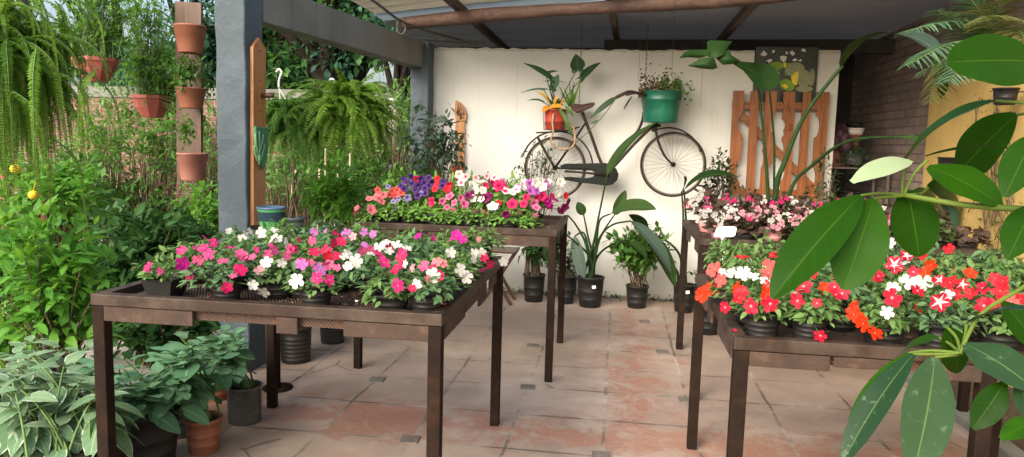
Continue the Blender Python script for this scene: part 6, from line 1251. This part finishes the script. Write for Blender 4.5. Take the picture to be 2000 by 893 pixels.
ul((1812, 326), (1956, 402), 76, 1.22, 1.15, (.1, -.8, .5), .06, .12)
ul((1780, 314), (1663, 356), 44, 1.22, 1.12, (-.1, -.75, .7), .05, .1, 'schp')
ul((1772, 372), (1795, 502), 90, 1.24, 1.22, (.1, -.95, .2), .03, .08, b=.55)
ul((1707, 388), (1648, 566), 100, 1.20, 1.14, (-.1, -.95, .25), .03, .10, a=1.1, b=.58)
ul((1682, 382), (1508, 584), 92, 1.20, 1.10, (-.35, -.8, .45), .05, .30, a=1.05, b=.6)
ul((1812, 366), (1876, 402), 62, 1.26, 1.34, (.1, -.8, .5), .05, .1); ul((1782, 376), (1842, 415), 44, 1.26, 1.38, (.1, -.8, .5), .05, .1)
ul((2022, 262), (1962, 385), 62, 1.1, 1.05, (-.4, -.85, .3), .04, .12); ul((2020, 400), (1968, 506), 62, 1.1, 1.05, (-.4, -.85, .3), .04, .12)
ul((1884, 672), (2025, 765), 96, 1.05, .98, (.1, -.65, .75), .06, .10, 'schd')
ul((1826, 698), (1782, 930), 98, 1.05, .96, (.05, -.95, .3), .04, .10, 'schd')
ul((1784, 692), (1640, 915), 56, 1.05, .97, (-.6, -.7, .4), .07, .22, 'schd'); ul((1775, 690), (1654, 845), 30, 1.08, 1.02, (-.75, -.4, .5), .08, .3)
ul((1962, 748), (1900, 838), 54, 1.0, .98, (-.2, -.9, .3), .04, .12); ul((1850, 640), (1872, 728), 62, 1.10, 1.12, (.1, -.9, .3), .03, .1)
ul((1888, 632), (2030, 606), 42, 1.08, 1.0, (0, -.3, 1), .08, .2, 'schd'); ul((2022, 822), (1955, 858), 42, .98, .95, (-.1, -.6, .8), .05, .12); ul((1985, 745), (2025, 830), 52, 1.0, .98, (.2, -.9, .3), .03, .1, 'schd')
ul((1835, 660), (1760, 690), 34, 1.12, 1.2, (-.1, -.7, .7), .06, .15); ul((1958, 590), (2040, 690), 60, 1.12, 1.1, (.2, -.9, .3), .03, .1)
stm = MB(); pts = lambda *q: pline([P(*k) for k in q], 14)
stm.tube(pts((2060, 415, 1.1), (2000, 409, 1.13), (1880, 400, 1.18), (1765, 381, 1.22)), np.linspace(.0052, .004, 14), 8)
for q in (((1765, 381, 1.22), (1720, 378, 1.21), (1682, 382, 1.20)), ((1765, 383, 1.22), (1735, 385, 1.21), (1707, 388, 1.20)), ((1765, 381, 1.22), (1785, 340, 1.22), (1812, 312, 1.22)), ((1762, 381, 1.22), (1765, 340, 1.22), (1780, 314, 1.22)), ((1765, 381, 1.22), (1770, 378, 1.24), (1772, 372, 1.24)),
          ((2040, 205, 1.1), (1990, 200, 1.13), (1945, 197, 1.15)), ((2040, 226, 1.12), (2010, 222, 1.15), (1986, 224, 1.18)), ((2060, 120, 1.15), (2045, 121, 1.15), (2030, 122, 1.15)), ((1765, 381, 1.22), (1800, 378, 1.25), (1812, 366, 1.26))):
    stm.tube(pts(*q), .0023, 6)
stm.tube(pts((2080, 500, 1.1), (2000, 560, 1.1), (1920, 610, 1.08), (1888, 660, 1.06), (1876, 692, 1.05)), np.linspace(.0032, .0026, 14), 8)
for q in (((1876, 692, 1.05), (1860, 694, 1.05), (1826, 698, 1.05)), ((1876, 692, 1.05), (1830, 692, 1.05), (1784, 692, 1.05)), ((1876, 690, 1.05), (1820, 685, 1.06), (1775, 690, 1.08)), ((1876, 690, 1.05), (1880, 680, 1.05), (1884, 672, 1.05)), ((1876, 690, 1.05), (1868, 660, 1.08), (1850, 640, 1.10)), ((1876, 690, 1.05), (1885, 655, 1.07), (1888, 632, 1.08)), ((1876, 690, 1.05), (1855, 672, 1.09), (1835, 660, 1.12)), ((2060, 740, 1.0), (2010, 742, 1.0), (1962, 748, 1.0))): stm.tube(pts(*q), .0022, 6)
tk_ = pline([ub + A((0, 0, .3)), A((1.32, 1.5, .9)), P(2120, 500, 1.35), P(2090, 200, 1.25), P(2080, 60, 1.25)], 24); stm.tube(tk_, np.linspace(.016, .008, 24), 9); stm.tube(pline([tk_[12], P(2080, 430, 1.15), P(2060, 415, 1.1)], 8), .006, 7); stm.tube(pline([tk_[11], P(2100, 520, 1.15), P(2080, 500, 1.1)], 8), .004, 7)
for q in ((2040, 205, 1.1), (2040, 226, 1.12), (2060, 120, 1.15), (2060, 740, 1.0)): 
    e = P(*q); j = tk_[int(np.argmin(np.linalg.norm(tk_ - e, axis=1)))]; stm.tube(bez(j, (j + e) / 2 + A((0, 0, .01)), e, 6), .003, 6)
obj('branch', stm, M['schefstem'], us)
